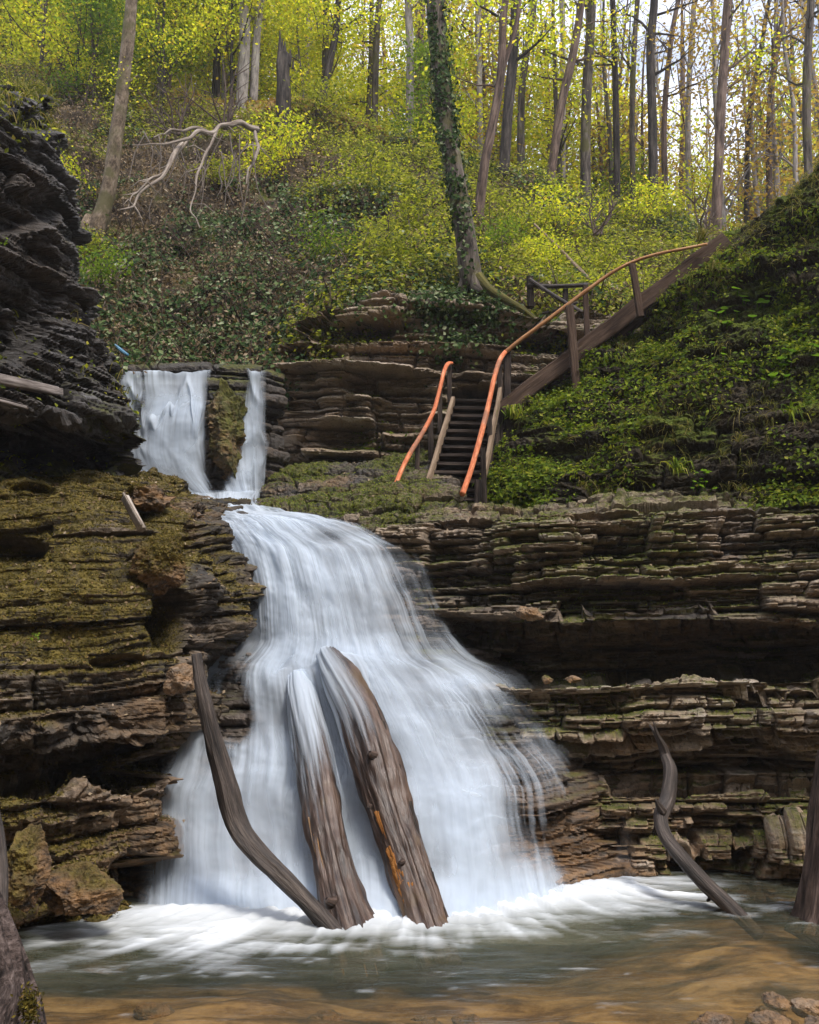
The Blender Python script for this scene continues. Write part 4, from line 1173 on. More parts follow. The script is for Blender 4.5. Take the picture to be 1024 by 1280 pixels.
for i in range(4):
    rs = np.random.RandomState(200 + i)
    h = rs.uniform(4.5, 7)
    k = np.linspace(0, 1, 6)
    path = np.stack([.5 * np.cumsum(rs.normal(0, .4, 6)) * k, .5 * np.cumsum(rs.normal(0, .4, 6)) * k, k * h], -1)
    m, tips = grow(rs, path, np.array([.05, .042, .036, .03, .022, .01]), 18, .1, .28, 4, .35, .5)
    tr = m.build('trunk', [BARK_D, BARK, BARK_R, BARK_D][i])
    C = foliage_points(rs, tips, 17, .34)
    cr = leaves('crown', C, np.array([0, 0, 1.0]), rs.uniform(.03, .06, (len(C), 1)), LEAF_Y if i != 2 else LEAF_G, None, .7, .65, rs)
    SAP.append((tr, cr))
SLIM = []
for i in range(4):
    rs = np.random.RandomState(250 + i)
    h = rs.uniform(11, 14); k = np.linspace(0, 1, 7)
    path = np.stack([.3 * np.cumsum(rs.normal(0, .5, 7)) * k, .3 * np.cumsum(rs.normal(0, .5, 7)) * k, k * h], -1)
    m, tips = grow(rs, path, np.array([.085, .075, .068, .06, .05, .035, .015]), 22, .12, .16, 7, .75, thin=.5)
    tr = m.build('trunk', [BARK_R, BARK_P, BARK, BARK_P][i])
    low = tips[tips[:, 2] < 9]
    C = foliage_points(rs, low, 3, .3)
    cr = leaves('crown', C, np.array([0, 0, 1.0]), rs.uniform(.04, .075, (len(C), 1)), [LEAF_O, LEAF_Y, LEAF_Y, LEAF_O][i], None, .7, .65, rs)
    SLIM.append((tr, cr))
SHR = []
for i in range(4):
    rs = np.random.RandomState(300 + i)
    m = MB(); tips = []
    for k in range(9):
        a = rs.rand() * 6.283; d = np.array([math.cos(a) * .55, math.sin(a) * .55, 1.0]); d /= np.linalg.norm(d)
        L = rs.uniform(.5, 1.0); q = [np.zeros(3)]
        for s in range(4):
            d = d + rs.normal(0, .2, 3); d /= np.linalg.norm(d); q.append(q[-1] + d * L / 4)
        q = np.array(q); m.tube(q, np.linspace(.010, .003, 5), 5)
        tips += [q[2], q[3], q[4], q[4]]
    tr = m.build('stems', TWIG)
    C = foliage_points(rs, np.array(tips), 24, .17)
    cr = leaves('foliage', C, np.array([0, 0, 1.0]), rs.uniform(.02, .045, (len(C), 1)), [HERB, LEAF_Y, LEAF_G, HERB][i], None, .8, .6, rs)
    SHR.append((tr, cr))
USED = set()
def plant(kindname, proto, loc, rz, sc, label, cat, group, tilt=(0, 0)):
    t = thing(kindname, label, cat, group, loc=loc, local=True)
    t.rotation_euler = (tilt[0], tilt[1], rz); t.scale = (sc,) * 3
    for ch in proto:
        if ch.name in USED:
            c = ch.copy(); COL.objects.link(c)
        else:
            c = ch; USED.add(ch.name)
        c.parent = t; c.location = (0, 0, 0)
    return t

# trees one can tell apart on and behind the crest: built along their own trunks
def wood_tree(base, pts, Y, w, mat, leafmat, label, seed, limbs=10, first=.25, lenf=.16, per=5, group=None, onground=True, Ytop=None, twigs=3, spread=.35, size=(.032, .062), name='tree', lowcut=99, ivy=0, branches=()):
    rs = np.random.RandomState(seed)
    b = P(base[0], base[1], Y)
    if not onground and name == 'tree' and base[0] < 200: b = hill_at(*base) + np.array([0, .05, -.1]); Y = b[1]; Ytop = None
    if onground:
        z = ground_z(b[0], b[1], b[2]); b = np.array([b[0], b[1], min(z, b[2] + .6) - .08])
    allp = [(base[0], base[1])] + list(pts)
    Yt = Y if Ytop is None else Ytop
    path = [b] + [P(a, c, Y + (Yt - Y) * (k + 1) / len(pts)) for k, (a, c) in enumerate(pts)]
    # keep growing above the frame
    d = path[-1] - path[-2]; d /= np.linalg.norm(d)
    ext = 4.5
    path += [path[-1] + d * ext * .5 + rs.normal(0, .2, 3), path[-1] + d * ext + rs.normal(0, .4, 3)]
    dd = depth(b[1], b[2])
    wr = list(np.array(w) / 2 / F * dd)
    n = len(path)
    rad = np.interp(np.linspace(0, 1, n), np.linspace(0, .8, len(wr)).tolist() + [1.0], wr + [wr[-1] * .45])
    t = thing(name, label, 'tree', group, loc=b)
    m, tips = grow(rs, np.array(path), rad, limbs, first, lenf, twigs, .55)
    for (bp, bw) in branches:
        c, r = pxpath(bp, Y, Y, bw); m.tube(c, r, 9, .08, 5, seed, 30)
        tips = np.vstack([tips, spline(c, 6)[3:]])
    # root flare
    for k in range(4):
        a = k * 1.57 + rs.rand(); q = b + np.array([math.cos(a), math.sin(a), 0]) * rad[0] * 2.0 + [0, 0, -.18]
        m.tube(np.array([b + [0, 0, rad[0] * 2.2], b + (q - b) * .45 + [0, 0, .02], q]), np.array([rad[0] * .5, rad[0] * .5, rad[0] * .2]), 7, .1)
    m.build('trunk', mat, t)
    if per:
        tips = tips[tips[:, 2] < min(lowcut, b[2] + 6.3)]
        C = foliage_points(rs, tips, per, spread)
        leaves('crown', C, np.array([0, 0, 1.0]), rs.uniform(size[0], size[1], (len(C), 1)), leafmat, t, .7, .65, rs)
    if ivy:
        pp = spline(np.array(path), 80); rr = np.interp(np.linspace(0, 1, 80), np.linspace(0, 1, n), rad)
        i = (rs.rand(ivy) ** .8 * 62).astype(int); a = rs.rand(ivy) * 6.283
        keep = fbm(np.stack([i * .12, np.cos(a), np.sin(a)], -1), 2, seed=seed) > -.05
        i, a = i[keep], a[keep]
        D = np.stack([np.cos(a), np.sin(a), 0 * a], -1)
        C = pp[i] + (pp[i + 1] - pp[i]) * rs.rand(len(i), 1) + D * (rr[i] * 1.0 + rs.exponential(.035, len(i)))[:, None]
        leaves('ivy', C, D, rs.uniform(.022, .045, (len(C), 1)), IVY, t, .5, .8, rs)
    return t

wood_tree((590, 360), [(577, 265), (562, 180), (551, 95), (545, -15)], 13.7, [30, 25, 23, 23, 24], BARK, LEAF_Y, 'large leaning tree with ivy climbing its trunk on the cliff edge above the stairs', 1, 7, .55, .14, 8, ivy=3600, onground=False, Ytop=13.9, size=(.02, .036))
wood_tree((110, 296), [(127, 268), (138, 225), (147, 160), (156, 90), (166, -15)], 12.6, [30, 21, 19, 18, 16, 15], BARK_T, LEAF_Y, 'smooth tan tree curving up at its foot beside the dark shale buttress', 2, 7, .5, .12, 12, onground=False, size=(.018, .034), spread=.3)
wood_tree((596, 268), [(606, 205), (614, 165), (626, 95), (632, 0)], 17.5, [13, 12, 12, 10, 7], BARK_R, LEAF_Y, 'slim tree forking into two stems behind the ivy tree', 3, 6, .45, .14, 6, branches=[([(622, 108), (632, 75), (646, 30), (652, -30)], [8, 7, 6, 4])])
specs = [
    ((270, 112), [(272, 60), (271, 0)], 24, 11, BARK_D, LEAF_Y, 'dark straight trunk just before the pale twin trunks on the leaf-strewn crest'),
    ((302, 112), [(306, 50), (304, -10)], 22.9, 15, BARK_P, LEAF_Y, 'thicker of two pale grey trunks standing together on the crest'),
    ((317, 108), [(321, 45), (327, -10)], 23.1, 11, BARK_P, LEAF_Y, 'thinner of two pale grey trunks standing together on the crest'),
    ((200, 138), [(199, 70), (197, 0)], 22.5, 7, BARK, LEAF_Y, 'slight grey tree between the tan tree and the pale twin trunks'),
    ((398, 116), [(412, 80), (420, 40), (425, -10)], 23.5, 10, BARK_D, LEAF_Y, 'dark tree leaning over beside the broken stump'),
    ((468, 140), [(470, 70), (474, 0)], 25, 9, BARK, LEAF_Y, 'straight grey tree midway between the stump and the ivy tree'),
    ((511, 150), [(513, 70), (510, 0)], 24, 11, BARK_P, LEAF_Y, 'pale trunk standing close beside the ivy tree'),
    ((527, 160), [(526, 70), (529, 0)], 26, 9, BARK_R, LEAF_O, 'reddish trunk partly behind the ivy tree'),
    ((628, 215), [(636, 130), (642, 60), (645, -10)], 20.5, 14, BARK_D, LEAF_Y, 'dark knotty tree close behind the forked slim tree'),
    ((652, 212), [(652, 120), (668, 0)], 23, 10, BARK, LEAF_Y, 'grey tree growing straight beside the dark knotty tree'),
    ((684, 214), [(700, 140), (716, 70), (728, -10)], 22, 12, BARK_R, LEAF_Y, 'brown tree leaning away from the forked slim tree at the crest'),
    ((700, 222), [(704, 130), (703, 0)], 25, 8, BARK_P, LEAF_Y, 'thin pale tree upright behind the brown leaning tree'),
    ((730, 228), [(733, 130), (740, 0)], 22.5, 14, BARK, LEAF_Y, 'leaf-clad grey trunk at the middle of the sloping crest'),
    ((770, 242), [(770, 130), (766, 0)], 23, 9, BARK_D, LEAF_O, 'dark thin tree with orange buds above the overhanging ivy rim'),
    ((792, 250), [(790, 150), (797, 0)], 24.5, 8, BARK, LEAF_O, 'slender grey tree with tangled twigs next to the tall dark trunk'),
    ((815, 256), [(816, 150), (813, 60), (818, -10)], 22, 13, BARK_D, LEAF_O, 'tall dark trunk rising from the low end of the crest against white sky'),
    ((834, 262), [(830, 170), (838, 60), (850, -10)], 23.5, 8, BARK_R, LEAF_O, 'thin brown tree bending near the tall dark trunk'),
    ((858, 275), [(860, 150), (868, 0)], 25, 8, BARK_P, LEAF_Y, 'pale thin tree between the tall dark trunk and the stout red-brown trunk'),
    ((893, 282), [(899, 180), (905, 80), (911, -10)], 21.5, 14, BARK_R, LEAF_Y, 'stout red-brown trunk beside the top end of the walkway beam'),
    ((925, 270), [(935, 170), (952, 60), (962, 0)], 25, 7, BARK_D, LEAF_G, 'dark sapling trunk leaning beyond the mossy bank'),
    ((955, 240), [(962, 150), (972, 60), (984, -10)], 24, 9, BARK_R, LEAF_G, 'brown tree with fresh green leaves behind the bank skyline'),
    ((1008, 200), [(1008, 130), (1014, 0)], 22, 12, BARK, LEAF_G, 'grey tree with fresh green crown at the top of the bank'),
    ((1040, 190), [(1030, 100), (1036, 0)], 25, 10, BARK_D, LEAF_O, 'dark tree with coppery leaves at the corner of the wood'),
]
for i, (b, pts, Y, w, bm_, lm, lab) in enumerate(specs):
    sky = b[0] > 740
    wood_tree(b, pts, Y, [w, w * .9, w * .8, w * .62], bm_, lm, lab, 20 + i, 13 if sky else 10, .3, .2 if sky else .16, 6 if sky else 17, 'trees of the spring wood', twigs=6 if sky else 3, spread=.4)

# broken stump
SY = float(hill_at(356, 172)[1]) - .1
t = thing('tree_stump', 'tall dark broken stump with a jagged splintered top on the hillside crest', 'stump', loc=P(355, 168, SY))
m = MB(); c, r = pxpath([(357, 200), (356, 172), (355, 150), (354, 120), (354, 85), (355, 68)], SY, SY, [26, 21, 17, 17, 16, 15]); m.tube(c, r, 22, .12, 4, 6, 40, ridge=.3)
for (a, b2, w) in (((349, 80), (350, 38), 7), ((355, 80), (356, 52), 8), ((361, 82), (363, 62), 7), ((352, 80), (353, 48), 6), ((366, 86), (366, 74), 4)):
    c, r = pxpath([a, ((a[0] + b2[0]) / 2 + .6, (a[1] + b2[1]) / 2), b2], SY, SY, [w, w * .7, 1.2]); m.tube(c, r, 8, .2, 5, 3, 12)
m.build('trunk', BARK_D, t)

# fallen dead branch with hanging twigs
t = thing('fallen_branch', 'bleached dead branch sprawling down the hillside beside the tan tree', 'branch', loc=P(320, 160, 18))
m = MB(); rs = np.random.RandomState(4)
def br(pts, y0, y1, w, n=9): 
    q = [pts[0]]
    for a, b in zip(pts[:-1], pts[1:]):
        L = math.hypot(b[0] - a[0], b[1] - a[1]) * .13
        q += [((a[0] + b[0]) / 2 + rs.normal(0, L), (a[1] + b[1]) / 2 + rs.normal(0, L)), b]
    ww = np.interp(np.linspace(0, 1, len(q)), np.linspace(0, 1, len(w)), w) * rs.uniform(.8, 1.2, len(q))
    c, r = pxpath(q, y0, y1, ww); m.tube(c, r, n, .25, 6, rs.rand() * 9, 60)
    for k in range(5):
        j = rs.randint(10, 55); d = rs.normal(0, 1, 3); d[2] = -abs(d[2]) * .5; d /= np.linalg.norm(d); l = rs.uniform(.2, .6)
        m.tube(np.array([c0 for c0 in (spline(c, 60)[j], spline(c, 60)[j] + d * l * .5 + rs.normal(0, .05, 3), spline(c, 60)[j] + d * l + [0, 0, -.08])]), np.array([.016, .011, .004]), 5)
    return c
br([(322, 162), (300, 153), (282, 156), (268, 166), (250, 164), (238, 172), (215, 178), (190, 180), (166, 181)], 17.6, 15.4, [8, 7, 6, 6.5, 6, 4.5, 3.2, 2.4, 1.6])
br([(262, 166), (240, 160), (222, 163), (205, 168), (192, 172)], 16.8, 16, [4, 4, 3, 2, 1.5])
br([(236, 174), (215, 200), (190, 222), (172, 240), (160, 262)], 16.5, 14.5, [3, 3, 2.6, 2, 1.5])
br([(228, 180), (212, 206), (186, 232), (168, 256), (150, 262)], 16.3, 14.3, [5, 5, 4, 3, 2])
br([(270, 165), (258, 190), (246, 220), (238, 262), (250, 285)], 16.8, 15, [4, 3, 3, 2, 1.5])
br([(318, 160), (322, 180), (316, 205), (308, 230)], 17.6, 16.4, [5, 4, 3, 1.5])
m.build('limb', DEADWOOD, t)
m = MB()
for k in range(22):
    a = rs.uniform(175, 320); y0 = 165 + rs.rand() * 30; L = rs.uniform(25, 90)
    dx = rs.normal(-8, 22)
    c, r = pxpath([(a, y0), (a + dx * .3 + rs.normal(0, 4), y0 + L * .35), (a + dx * .7 + rs.normal(0, 5), y0 + L * .7), (a + dx, y0 + L)], 17.0, 15.6, [2.0, 1.6, 1.2, .7]); m.tube(c, r, 4, 0, sub=9)
m.build('twigs', bark_mat('grey_dead_twig', [(0.3, (0.05, 0.038, 0.03)), (0.5, (0.13, 0.10, 0.08)), (0.7, (0.24, 0.2, 0.17))]), t)

# bare twiggy shrub before the stump, upright thin stems
for k, (bx_, by_, hgt, Y, lab) in enumerate([(283, 158, 90, 18, 'bare twiggy shrub rising behind the bleached dead branch'), (222, 165, 70, 17.5, 'bare dark-stemmed shrub between the tan tree and the dead branch'), (880, 296, 60, 14.5, 'bare thin-stemmed shrub at the top end of the walkway'),
                                          (745, 290, 60, 17, 'bare shrub on the leafy slope above the pole fence')]):
    rs = np.random.RandomState(70 + k); m = MB()
    for s in range(7):
        a = rs.normal(0, .5); h = hgt * rs.uniform(.5, 1.1)
        pts = [(bx_ + rs.normal(0, 3), by_ + 4)]
        for q in range(4): pts.append((pts[-1][0] + math.sin(a) * h / 4 + rs.normal(0, 2), pts[-1][1] - math.cos(a) * h / 4))
        c, r = pxpath(pts, Y, Y + rs.normal(0, .6), [3, 2.4, 2, 1.4, .6]); m.tube(c, r, 5, .1, 5, s, 16)
        for w in range(3):
            j = rs.randint(1, 4); p0 = pts[j]; aa = a + rs.choice([-1, 1]) * rs.uniform(.4, .9); l2 = h * .35
            c, r = pxpath([p0, (p0[0] + math.sin(aa) * l2 * .5, p0[1] - math.cos(aa) * l2 * .5), (p0[0] + math.sin(aa) * l2 + rs.normal(0, 3), p0[1] - math.cos(aa) * l2)], Y, Y, [1.6, 1.1, .5]); m.tube(c, r, 4, 0, sub=8)
    o = m.build('bare_shrub', TWIG); rebase(tag(o, lab, 'shrub'), P(bx_, by_, Y))
# fallen pole on the slope and mossy root by the ivy tree
m = MB(); c, r = pxpath([(668, 280), (695, 306), (718, 330), (738, 350)], 16.5, 14.6, [2.5, 3.5, 4.5, 4]); m.tube(c, r, 8, .1, 5, 3, 20)
rebase(tag(m.build('fallen_pole', TIMBER_L), 'thin pale fallen pole lying on the leafy slope above the fence', 'branch'), c[0])
m = MB(); c, r = pxpath([(598, 345), (612, 362), (632, 375), (655, 388), (672, 402)], 13.6, 13.2, [14, 12, 10, 8, 6]); m.tube(c, r, 10, .2, 5, 3, 24)
o = m.build('tree_root', bark_mat('mossy_root', [(0.3, (0.03, 0.03, 0.01)), (0.5, (0.09, 0.08, 0.02)), (0.7, (0.16, 0.14, 0.04))])); rebase(tag(o, 'mossy root snaking from the ivy tree towards the fence', 'root'), c[0])

# deep wood
rs = np.random.RandomState(77)
k = 0
while k < 58:
    x0 = rs.uniform(-60, 1090); Y = rs.uniform(25, 46)
    if x0 > 760 and rs.rand() < .35: continue
    p = P(x0, 200, Y); z = ground_z(p[0], Y, 10)
    plant('tree', PROT[k % 7], (p[0], Y, z - .1), rs.rand() * 6.283, rs.uniform(.8, 1.15), 'thin spring tree deep in the yellow-green wood', 'tree', 'trees deep in the wood')
    k += 1
for k in range(80):
    x0 = rs.uniform(-60, 1080) if k > 50 else rs.uniform(-60, 620); Y = rs.uniform(21.5, 36)
    if x0 > 700: Y = rs.uniform(24, 38)
    p = P(x0, 200, Y); z = ground_z(p[0], Y, 10)
    plant('sapling', SAP[k % 4], (p[0], Y, z - .05), rs.rand() * 6.283, rs.uniform(.7, 1.2), 'young yellow-green sapling in the understory of the wood', 'sapling', 'saplings under the trees')
for k in range(90):
    x0 = rs.uniform(-40, 1070) if k > 30 else rs.uniform(560, 1070); Y = rs.uniform(23, 34)
    p = P(x0, 200, Y); z = ground_z(p[0], Y, 10)
    plant('tree', SLIM[k % 4], (p[0], Y, z - .1), rs.rand() * 6.283, rs.uniform(.8, 1.2), 'slender pole-like tree with fine bare twigs among the larger trunks', 'tree', 'slender trees of the wood')
# far wood that reads as one mass
rs = np.random.RandomState(78)
n = 26000
X = rs.uniform(-34, 38, n); Y = rs.uniform(46, 58, n)
H_ = np.where(X < 8, 12, 10 + 3 * np.sin(X * .7))
zz = np.array([ground_z(a, b, 18) for a, b in zip(X[::20], Y[::20])]); zz = np.repeat(zz, 20)[:n]
C = np.stack([X, Y, zz + rs.rand(n) ** 1.1 * H_], -1)
g = fbm(C * np.array([.35, .2, .3]), 3, seed=9)
C = C[g > -.12]
o = leaves('distant_foliage', C, np.array([0, -.5, .8]), rs.uniform(.12, .24, (len(C), 1)), LEAF_Y, None, .7, .7, rs); kind(o, 'stuff')
m = MB()
for k in range(70):
    x = rs.uniform(-30, 34); y = rs.uniform(46, 56); z = ground_z(x, y, 18)
    m.tube(np.array([[x, y, z - .3], [x + rs.normal(0, .3), y, z + 6], [x + rs.normal(0, .7), y, z + 14]]), np.array([.2, .16, .08]) * rs.uniform(.6, 1.2), 6)
o = m.build('distant_woods', BARK_R); kind(o, 'stuff')
# ------------------------------------------------------------------ ground cover
rs = np.random.RandomState(31)
def nz(S, f, seed): return fbm(S * f, 3, seed=seed)
def hillmask(S): 
    px, py = proj(S)
    return (S[..., 1] < 22.6) * (py > 60) * (py < 520) * (px > -60) * (px < 1060)
WT = lambda S: 1.0 / (S[..., 1] / 14.0) ** 1.5
# ivy carpets
def m_ivy(S, N, m):
    px, py = proj(S)
    a = nz(S, .55, 3) + .25 * nz(S, 2.2, 4) + .35 * np.exp(-((px - 140) / 60) ** 2 - ((py - 190) / 60) ** 2) + .4 * np.exp(-((px - 330) / 100) ** 2 - ((py - 280) / 70) ** 2) + .5 * np.exp(-((px - 700) / 110) ** 2 - ((py - 235) / 34) ** 2) + .5 * np.exp(-((px - 250) / 90) ** 2 - ((py - 425) / 40) ** 2)
    return sstep(-.05, .35, a) * hillmask(S) * WT(S)
C, N = scatter('hillside', 36000, m_ivy, rs, .05)
C = C + N * rs.exponential(.06, (len(C), 1))
kind(leaves('ivy_ground_cover', C, N + [0, -.2, .3], rs.uniform(.025, .055, (len(C), 1)), IVY, None, .45, .85, rs), 'stuff')
# yellow-green herbs
def m_herb(S, N, m):
    px, py = proj(S)
    a = nz(S, .6, 13) + .3 * nz(S, 2.6, 14) + .35 * sstep(330, 520, px) - .75 * (1 - sstep(300, 400, px)) * sstep(150, 210, py) + .4 * (py < 180)
    return sstep(-.15, .4, a) * hillmask(S) * WT(S)
C, N = scatter('hillside', 95000, m_herb, rs, .04)
C = C + N * rs.exponential(.10, (len(C), 1))
kind(leaves('hillside_undergrowth', C, N + [0, -.1, .6], rs.uniform(.022, .052, (len(C), 1)), HERB, None, .55, .6, rs), 'stuff')
# dry leaf litter and dead stems
def m_dry(S, N, m):
    px, py = proj(S)
    return sstep(-.3, .4, nz(S, .8, 23) + .55 * (1 - sstep(300, 480, px))) * hillmask(S) * WT(S)
C, N = scatter('hillside', 60000, m_dry, rs, .02)
C = C + N * rs.exponential(.07, (len(C), 1))
kind(leaves('leaf_litter', C, N, rs.uniform(.02, .055, (len(C), 1)), DRY, None, .7, .5, rs), 'stuff')
def m_floor(S, N, m): return (S[..., 1] > 22) * (S[..., 1] < 40) * (proj(S)[0] > -60) * (proj(S)[0] < 1060) / (S[..., 1] / 22) ** 2
C, N = scatter('hillside', 26000, m_floor, rs, .03)
kind(leaves('fallen_leaves', C, N, rs.uniform(.05, .10, (len(C), 1)), LEAF_O, None, .7, .6, rs), 'stuff')
m = MB()
C, N = scatter('hillside', 1700, m_dry, rs, .03)
for c, n in zip(C, N):
    d = rs.normal(0, 1, 3) + [0, -.3, .3]; d /= np.linalg.norm(d); L = rs.uniform(.25, .9)
    m.tube(np.array([c, c + d * L * .5 + n * .08 + rs.normal(0, .04, 3), c + d * L + rs.normal(0, .06, 3)]), np.array([.009, .007, .003]) * rs.uniform(.6, 1.3), 4)
kind(m.build('twig_debris', TWIG), 'stuff')

# shrubs with a place of their own
shr = [(66, 250, 1, 'leafy yellow-green shrub tucked against the top of the shale buttress', 1.0), (118, 128, 1, 'bright yellow-leaved shrub behind the tan tree', .9), (345, 215, 1, 'bright yellow-green bush below the broken stump', 1.3), (330, 235, 1, 'low yellow-green bush hanging under the broken stump bush', 1.0),
       (395, 150, 3, 'green-yellow shrub beside the stump on the crest', 1.3), (430, 250, 0, 'loose herb bush on the middle of the hillside', 1.0), (470, 235, 0, 'yellow-green bush between stump and ivy tree', 1.2), (520, 290, 3, 'bushy green shrub just uphill of the ivy tree', 1.0),
       (640, 300, 0, 'leafy shrub below the slim forked tree', 1.0), (700, 300, 1, 'bright shrub beside the pale fallen pole', 1.1), (760, 285, 3, 'green shrub on the slope under the ivy rim', 1.0), (800, 290, 1, 'bright leafy bush behind the curved handrail', 1.1), (840, 280, 0, 'rounded bush at the low end of the crest', 1.1),
       (690, 345, 1, 'small bright shrub growing over the pole fence', .8), (750, 345, 0, 'low leafy shrub between fence and walkway post', .8), (620, 325, 2, 'green shrub beside the foot of the ivy tree', .8), (410, 330, 2, 'straggling shrub on the dark soil above the high fall', .9), (120, 370, 2, 'shrub growing at the edge of the shale buttress', .9),
       (105, 330, 3, 'green shrub under the foot of the tan tree', .8), (560, 200, 1, 'yellow-leaved shrub seen past the ivy tree trunk', 1.3), (880, 262, 1, 'bright shrub behind the top of the walkway', 1.1), (470, 335, 0, 'yellow-green shrub near the cliff rim', .8), (270, 240, 3, 'dull green shrub among the dead twigs', .9)]
rs2 = np.random.RandomState(9)
for i, (a, b, k, lab, sc) in enumerate(shr):
    p = hill_at(a, b)
    plant('shrub', SHR[k], p, rs2.rand() * 6.283, sc, lab, 'shrub', 'shrubs on the hillside', (rs2.normal(0, .15), rs2.normal(0, .15)))

# ivy over the cliff rim
def m_rim(S, N, m):
    px, py = proj(S)
    return (np.exp(-((px - 585) / 55) ** 2 - ((py - 395) / 34) ** 2) + .8 * np.exp(-((px - 500) / 90) ** 2 - ((py - 374) / 14) ** 2) + .5 * np.exp(-((px - 565) / 14) ** 2 - ((py - 430) / 30) ** 2)) * (fbm(S * 3, 2, seed=2) > -.25)
C, N = scatter('cliff.001', 8500, m_rim, rs, .04)
C = C + N * rs.exponential(.06, (len(C), 1))
kind(leaves('hanging_ivy', C, N + [0, -.3, .2], rs.uniform(.02, .042, (len(C), 1)), IVY, None, .5, .85, rs), 'stuff')
def m_low(S, N, m):
    px, py = proj(S)
    return sstep(.45, .9, m) * (py > 365) + .7 * np.exp(-((px - 505) / 40) ** 2 - ((py - 560) / 24) ** 2)
C, N = scatter('cliff.001', 3000, m_low, rs, .02)
kind(leaves('cliff_foliage', C, N + [0, 0, .5], rs.uniform(.012, .03, (len(C), 1)), BANKLEAF, None, .6, .6, rs), 'stuff')

# bank: leaves, grass, moss
def m_bank(S, N, m):
    px, py = proj(S)
    a = nz(S, 1.1, 41) + .3 * nz(S, 4, 42)
    return sstep(-.2, .4, a) * (px > 600) * (px < 1330) * (.35 + .65 * m)
C, N = scatter('bank', 98000, m_bank, rs, .015)
C = C + N * rs.exponential(.03, (len(C), 1))
kind(leaves('bank_undergrowth', C, N + [0, -.1, .5], rs.uniform(.012, .036, (len(C), 1)), BANKLEAF, None, .55, .6, rs), 'stuff')
def blades(name, C, N, L, w, mat, droop, rs, spread=.5, parent=None):
    n = len(C)
    d = N * .7 + np.array([0, -.15, .5]) + rs.normal(0, spread, (n, 3)); d /= np.linalg.norm(d, axis=1)[:, None]
    side = np.cross(d, rs.normal(0, 1, (n, 3))); side /= np.linalg.norm(side, axis=1)[:, None]
    L = np.asarray(L).reshape(-1, 1); dn = np.array([0, -.25, -1.0]) * droop
    p0 = C; p1 = C + d * L * .45 + dn * L * .06; p2 = C + d * L * .8 + dn * L * .32; p3 = C + d * L * .95 + dn * L * .75
    V = np.stack([p0 - side * w, p0 + side * w, p1 - side * w * .9, p1 + side * w * .9, p2 - side * w * .6, p2 + side * w * .6, p3 - side * w * .1, p3 + side * w * .1], 1).reshape(-1, 3)
    b = (np.arange(n) * 8)[:, None, None]
    Q = (b + np.array([[0, 1, 3, 2], [2, 3, 5, 4], [4, 5, 7, 6]])[None]).reshape(-1, 4)
    return mk(name, V, Q, mat, fattr={'v': np.repeat(rs.rand(n), 3)}, parent=parent)
def m_grass(S, N, m):
    px, py = proj(S)
    sk = np.interp(px, bc, bsk)
    g = sstep(.0, .35, nz(S, 1.4, 51)) * .7 + 1.2 * np.exp(-((py - sk - 22) / 32) ** 2) * (px > 770)
    return g * (px > 630) * (px < 1330) * (py < 640)
C, N = scatter('bank', 1500, m_grass, rs, 0)
C = np.repeat(C, 12, 0) + rs.normal(0, .025, (18000, 3)); N = np.repeat(N, 12, 0)
kind(blades('grass', C, N, rs.uniform(.07, .22, len(C)), .0032, GRASS, 1.0, rs), 'stuff')
C, N = scatter('hillside', 1500, lambda S, N, m: m_herb(S, N, m) * sstep(0, .3, nz(S, .9, 55)), rs, 0)
C = np.repeat(C, 9, 0) + rs.normal(0, .05, (13500, 3)); N = np.repeat(N, 9, 0)
kind(blades('hillside_grass', C, N, rs.uniform(.1, .35, len(C)), .006, GRASS, .8, rs), 'stuff')
# moss tufts on the rock mass, mound and bank ledges
def m_moss(S, N, m):
    px, py = proj(S)
    return sstep(.45, .85, m) * (px > -30) * (px < 320) / (S[..., 1] / 7) ** 1
for sname, n, nm in (('cliff.003', 60000, 'moss'), ('ground', 14000, 'moss'), ('cliff', 16000, 'moss')):
    f = m_moss if sname == 'cliff.003' else (lambda S, N, m: sstep(.45, .85, m) * (proj(S)[1] < 1080) * (proj(S)[0] > 280))
    C, N = scatter(sname, n, f, rs, .004)
    V = leaves(nm, C, N + [0, -.1, .3], rs.uniform(.006, .014, (len(C), 1)), MOSSLEAF if sname == 'cliff.003' else BANKLEAF, None, .9, .5, rs)
    kind(V, 'stuff')
# fallen leaves on rocks
for sname, n in (('cliff.003', 2600), ('cliff', 900), ('ground', 300)):
    C, N = scatter(sname, n, lambda S, N, m: sstep(.25, .7, N[..., 2]) * (proj(S)[0] > -20) * (proj(S)[1] < 1120), rs, .008)
    kind(leaves('fallen_leaves', C, N, rs.uniform(.012, .028, (len(C), 1)), DRY, None, .5, .55, rs), 'stuff')

# broad-leaved plants, strap-leaved ferns
def round_leaf(c, n, r, rs):
    n = n / np.linalg.norm(n)
    a = np.cross(n, rs.normal(0, 1, 3)); a /= np.linalg.norm(a); b = np.cross(n, a)
    an = np.linspace(.35, 6.28 - .35, 13)
    V = [c]
    for k, t in enumerate(an):
        rr = r * (1 + .07 * math.sin(5 * t)); V.append(c + (a * math.cos(t) + b * math.sin(t)) * rr + n * (.10 * r * math.cos(2 * t)) - n * r * .12)
    V = np.array(V)
    Q = np.array([[0, k, k + 1, k + 2] for k in range(1, 12, 2)])
    return V, Q
bl = [((930, 385), 'clump of broad round bright leaves high on the mossy bank', 11, 54, 14, .085), ((905, 398), 'smaller clump of broad leaves beside the highest broad-leaved clump', 5, 26, 8, .06), ((985, 455), 'clump of broad green leaves halfway up the bank near the frame edge', 9, 38, 14, .07),
      ((955, 480), 'low clump of round leaves below the halfway clump on the bank', 7, 34, 12, .055), ((880, 612), 'bright green leafy clump at the foot of the bank on the terrace', 16, 22, 12, .03), ((900, 455), 'small leafy plant on the dark middle of the bank', 5, 24, 10, .04)]
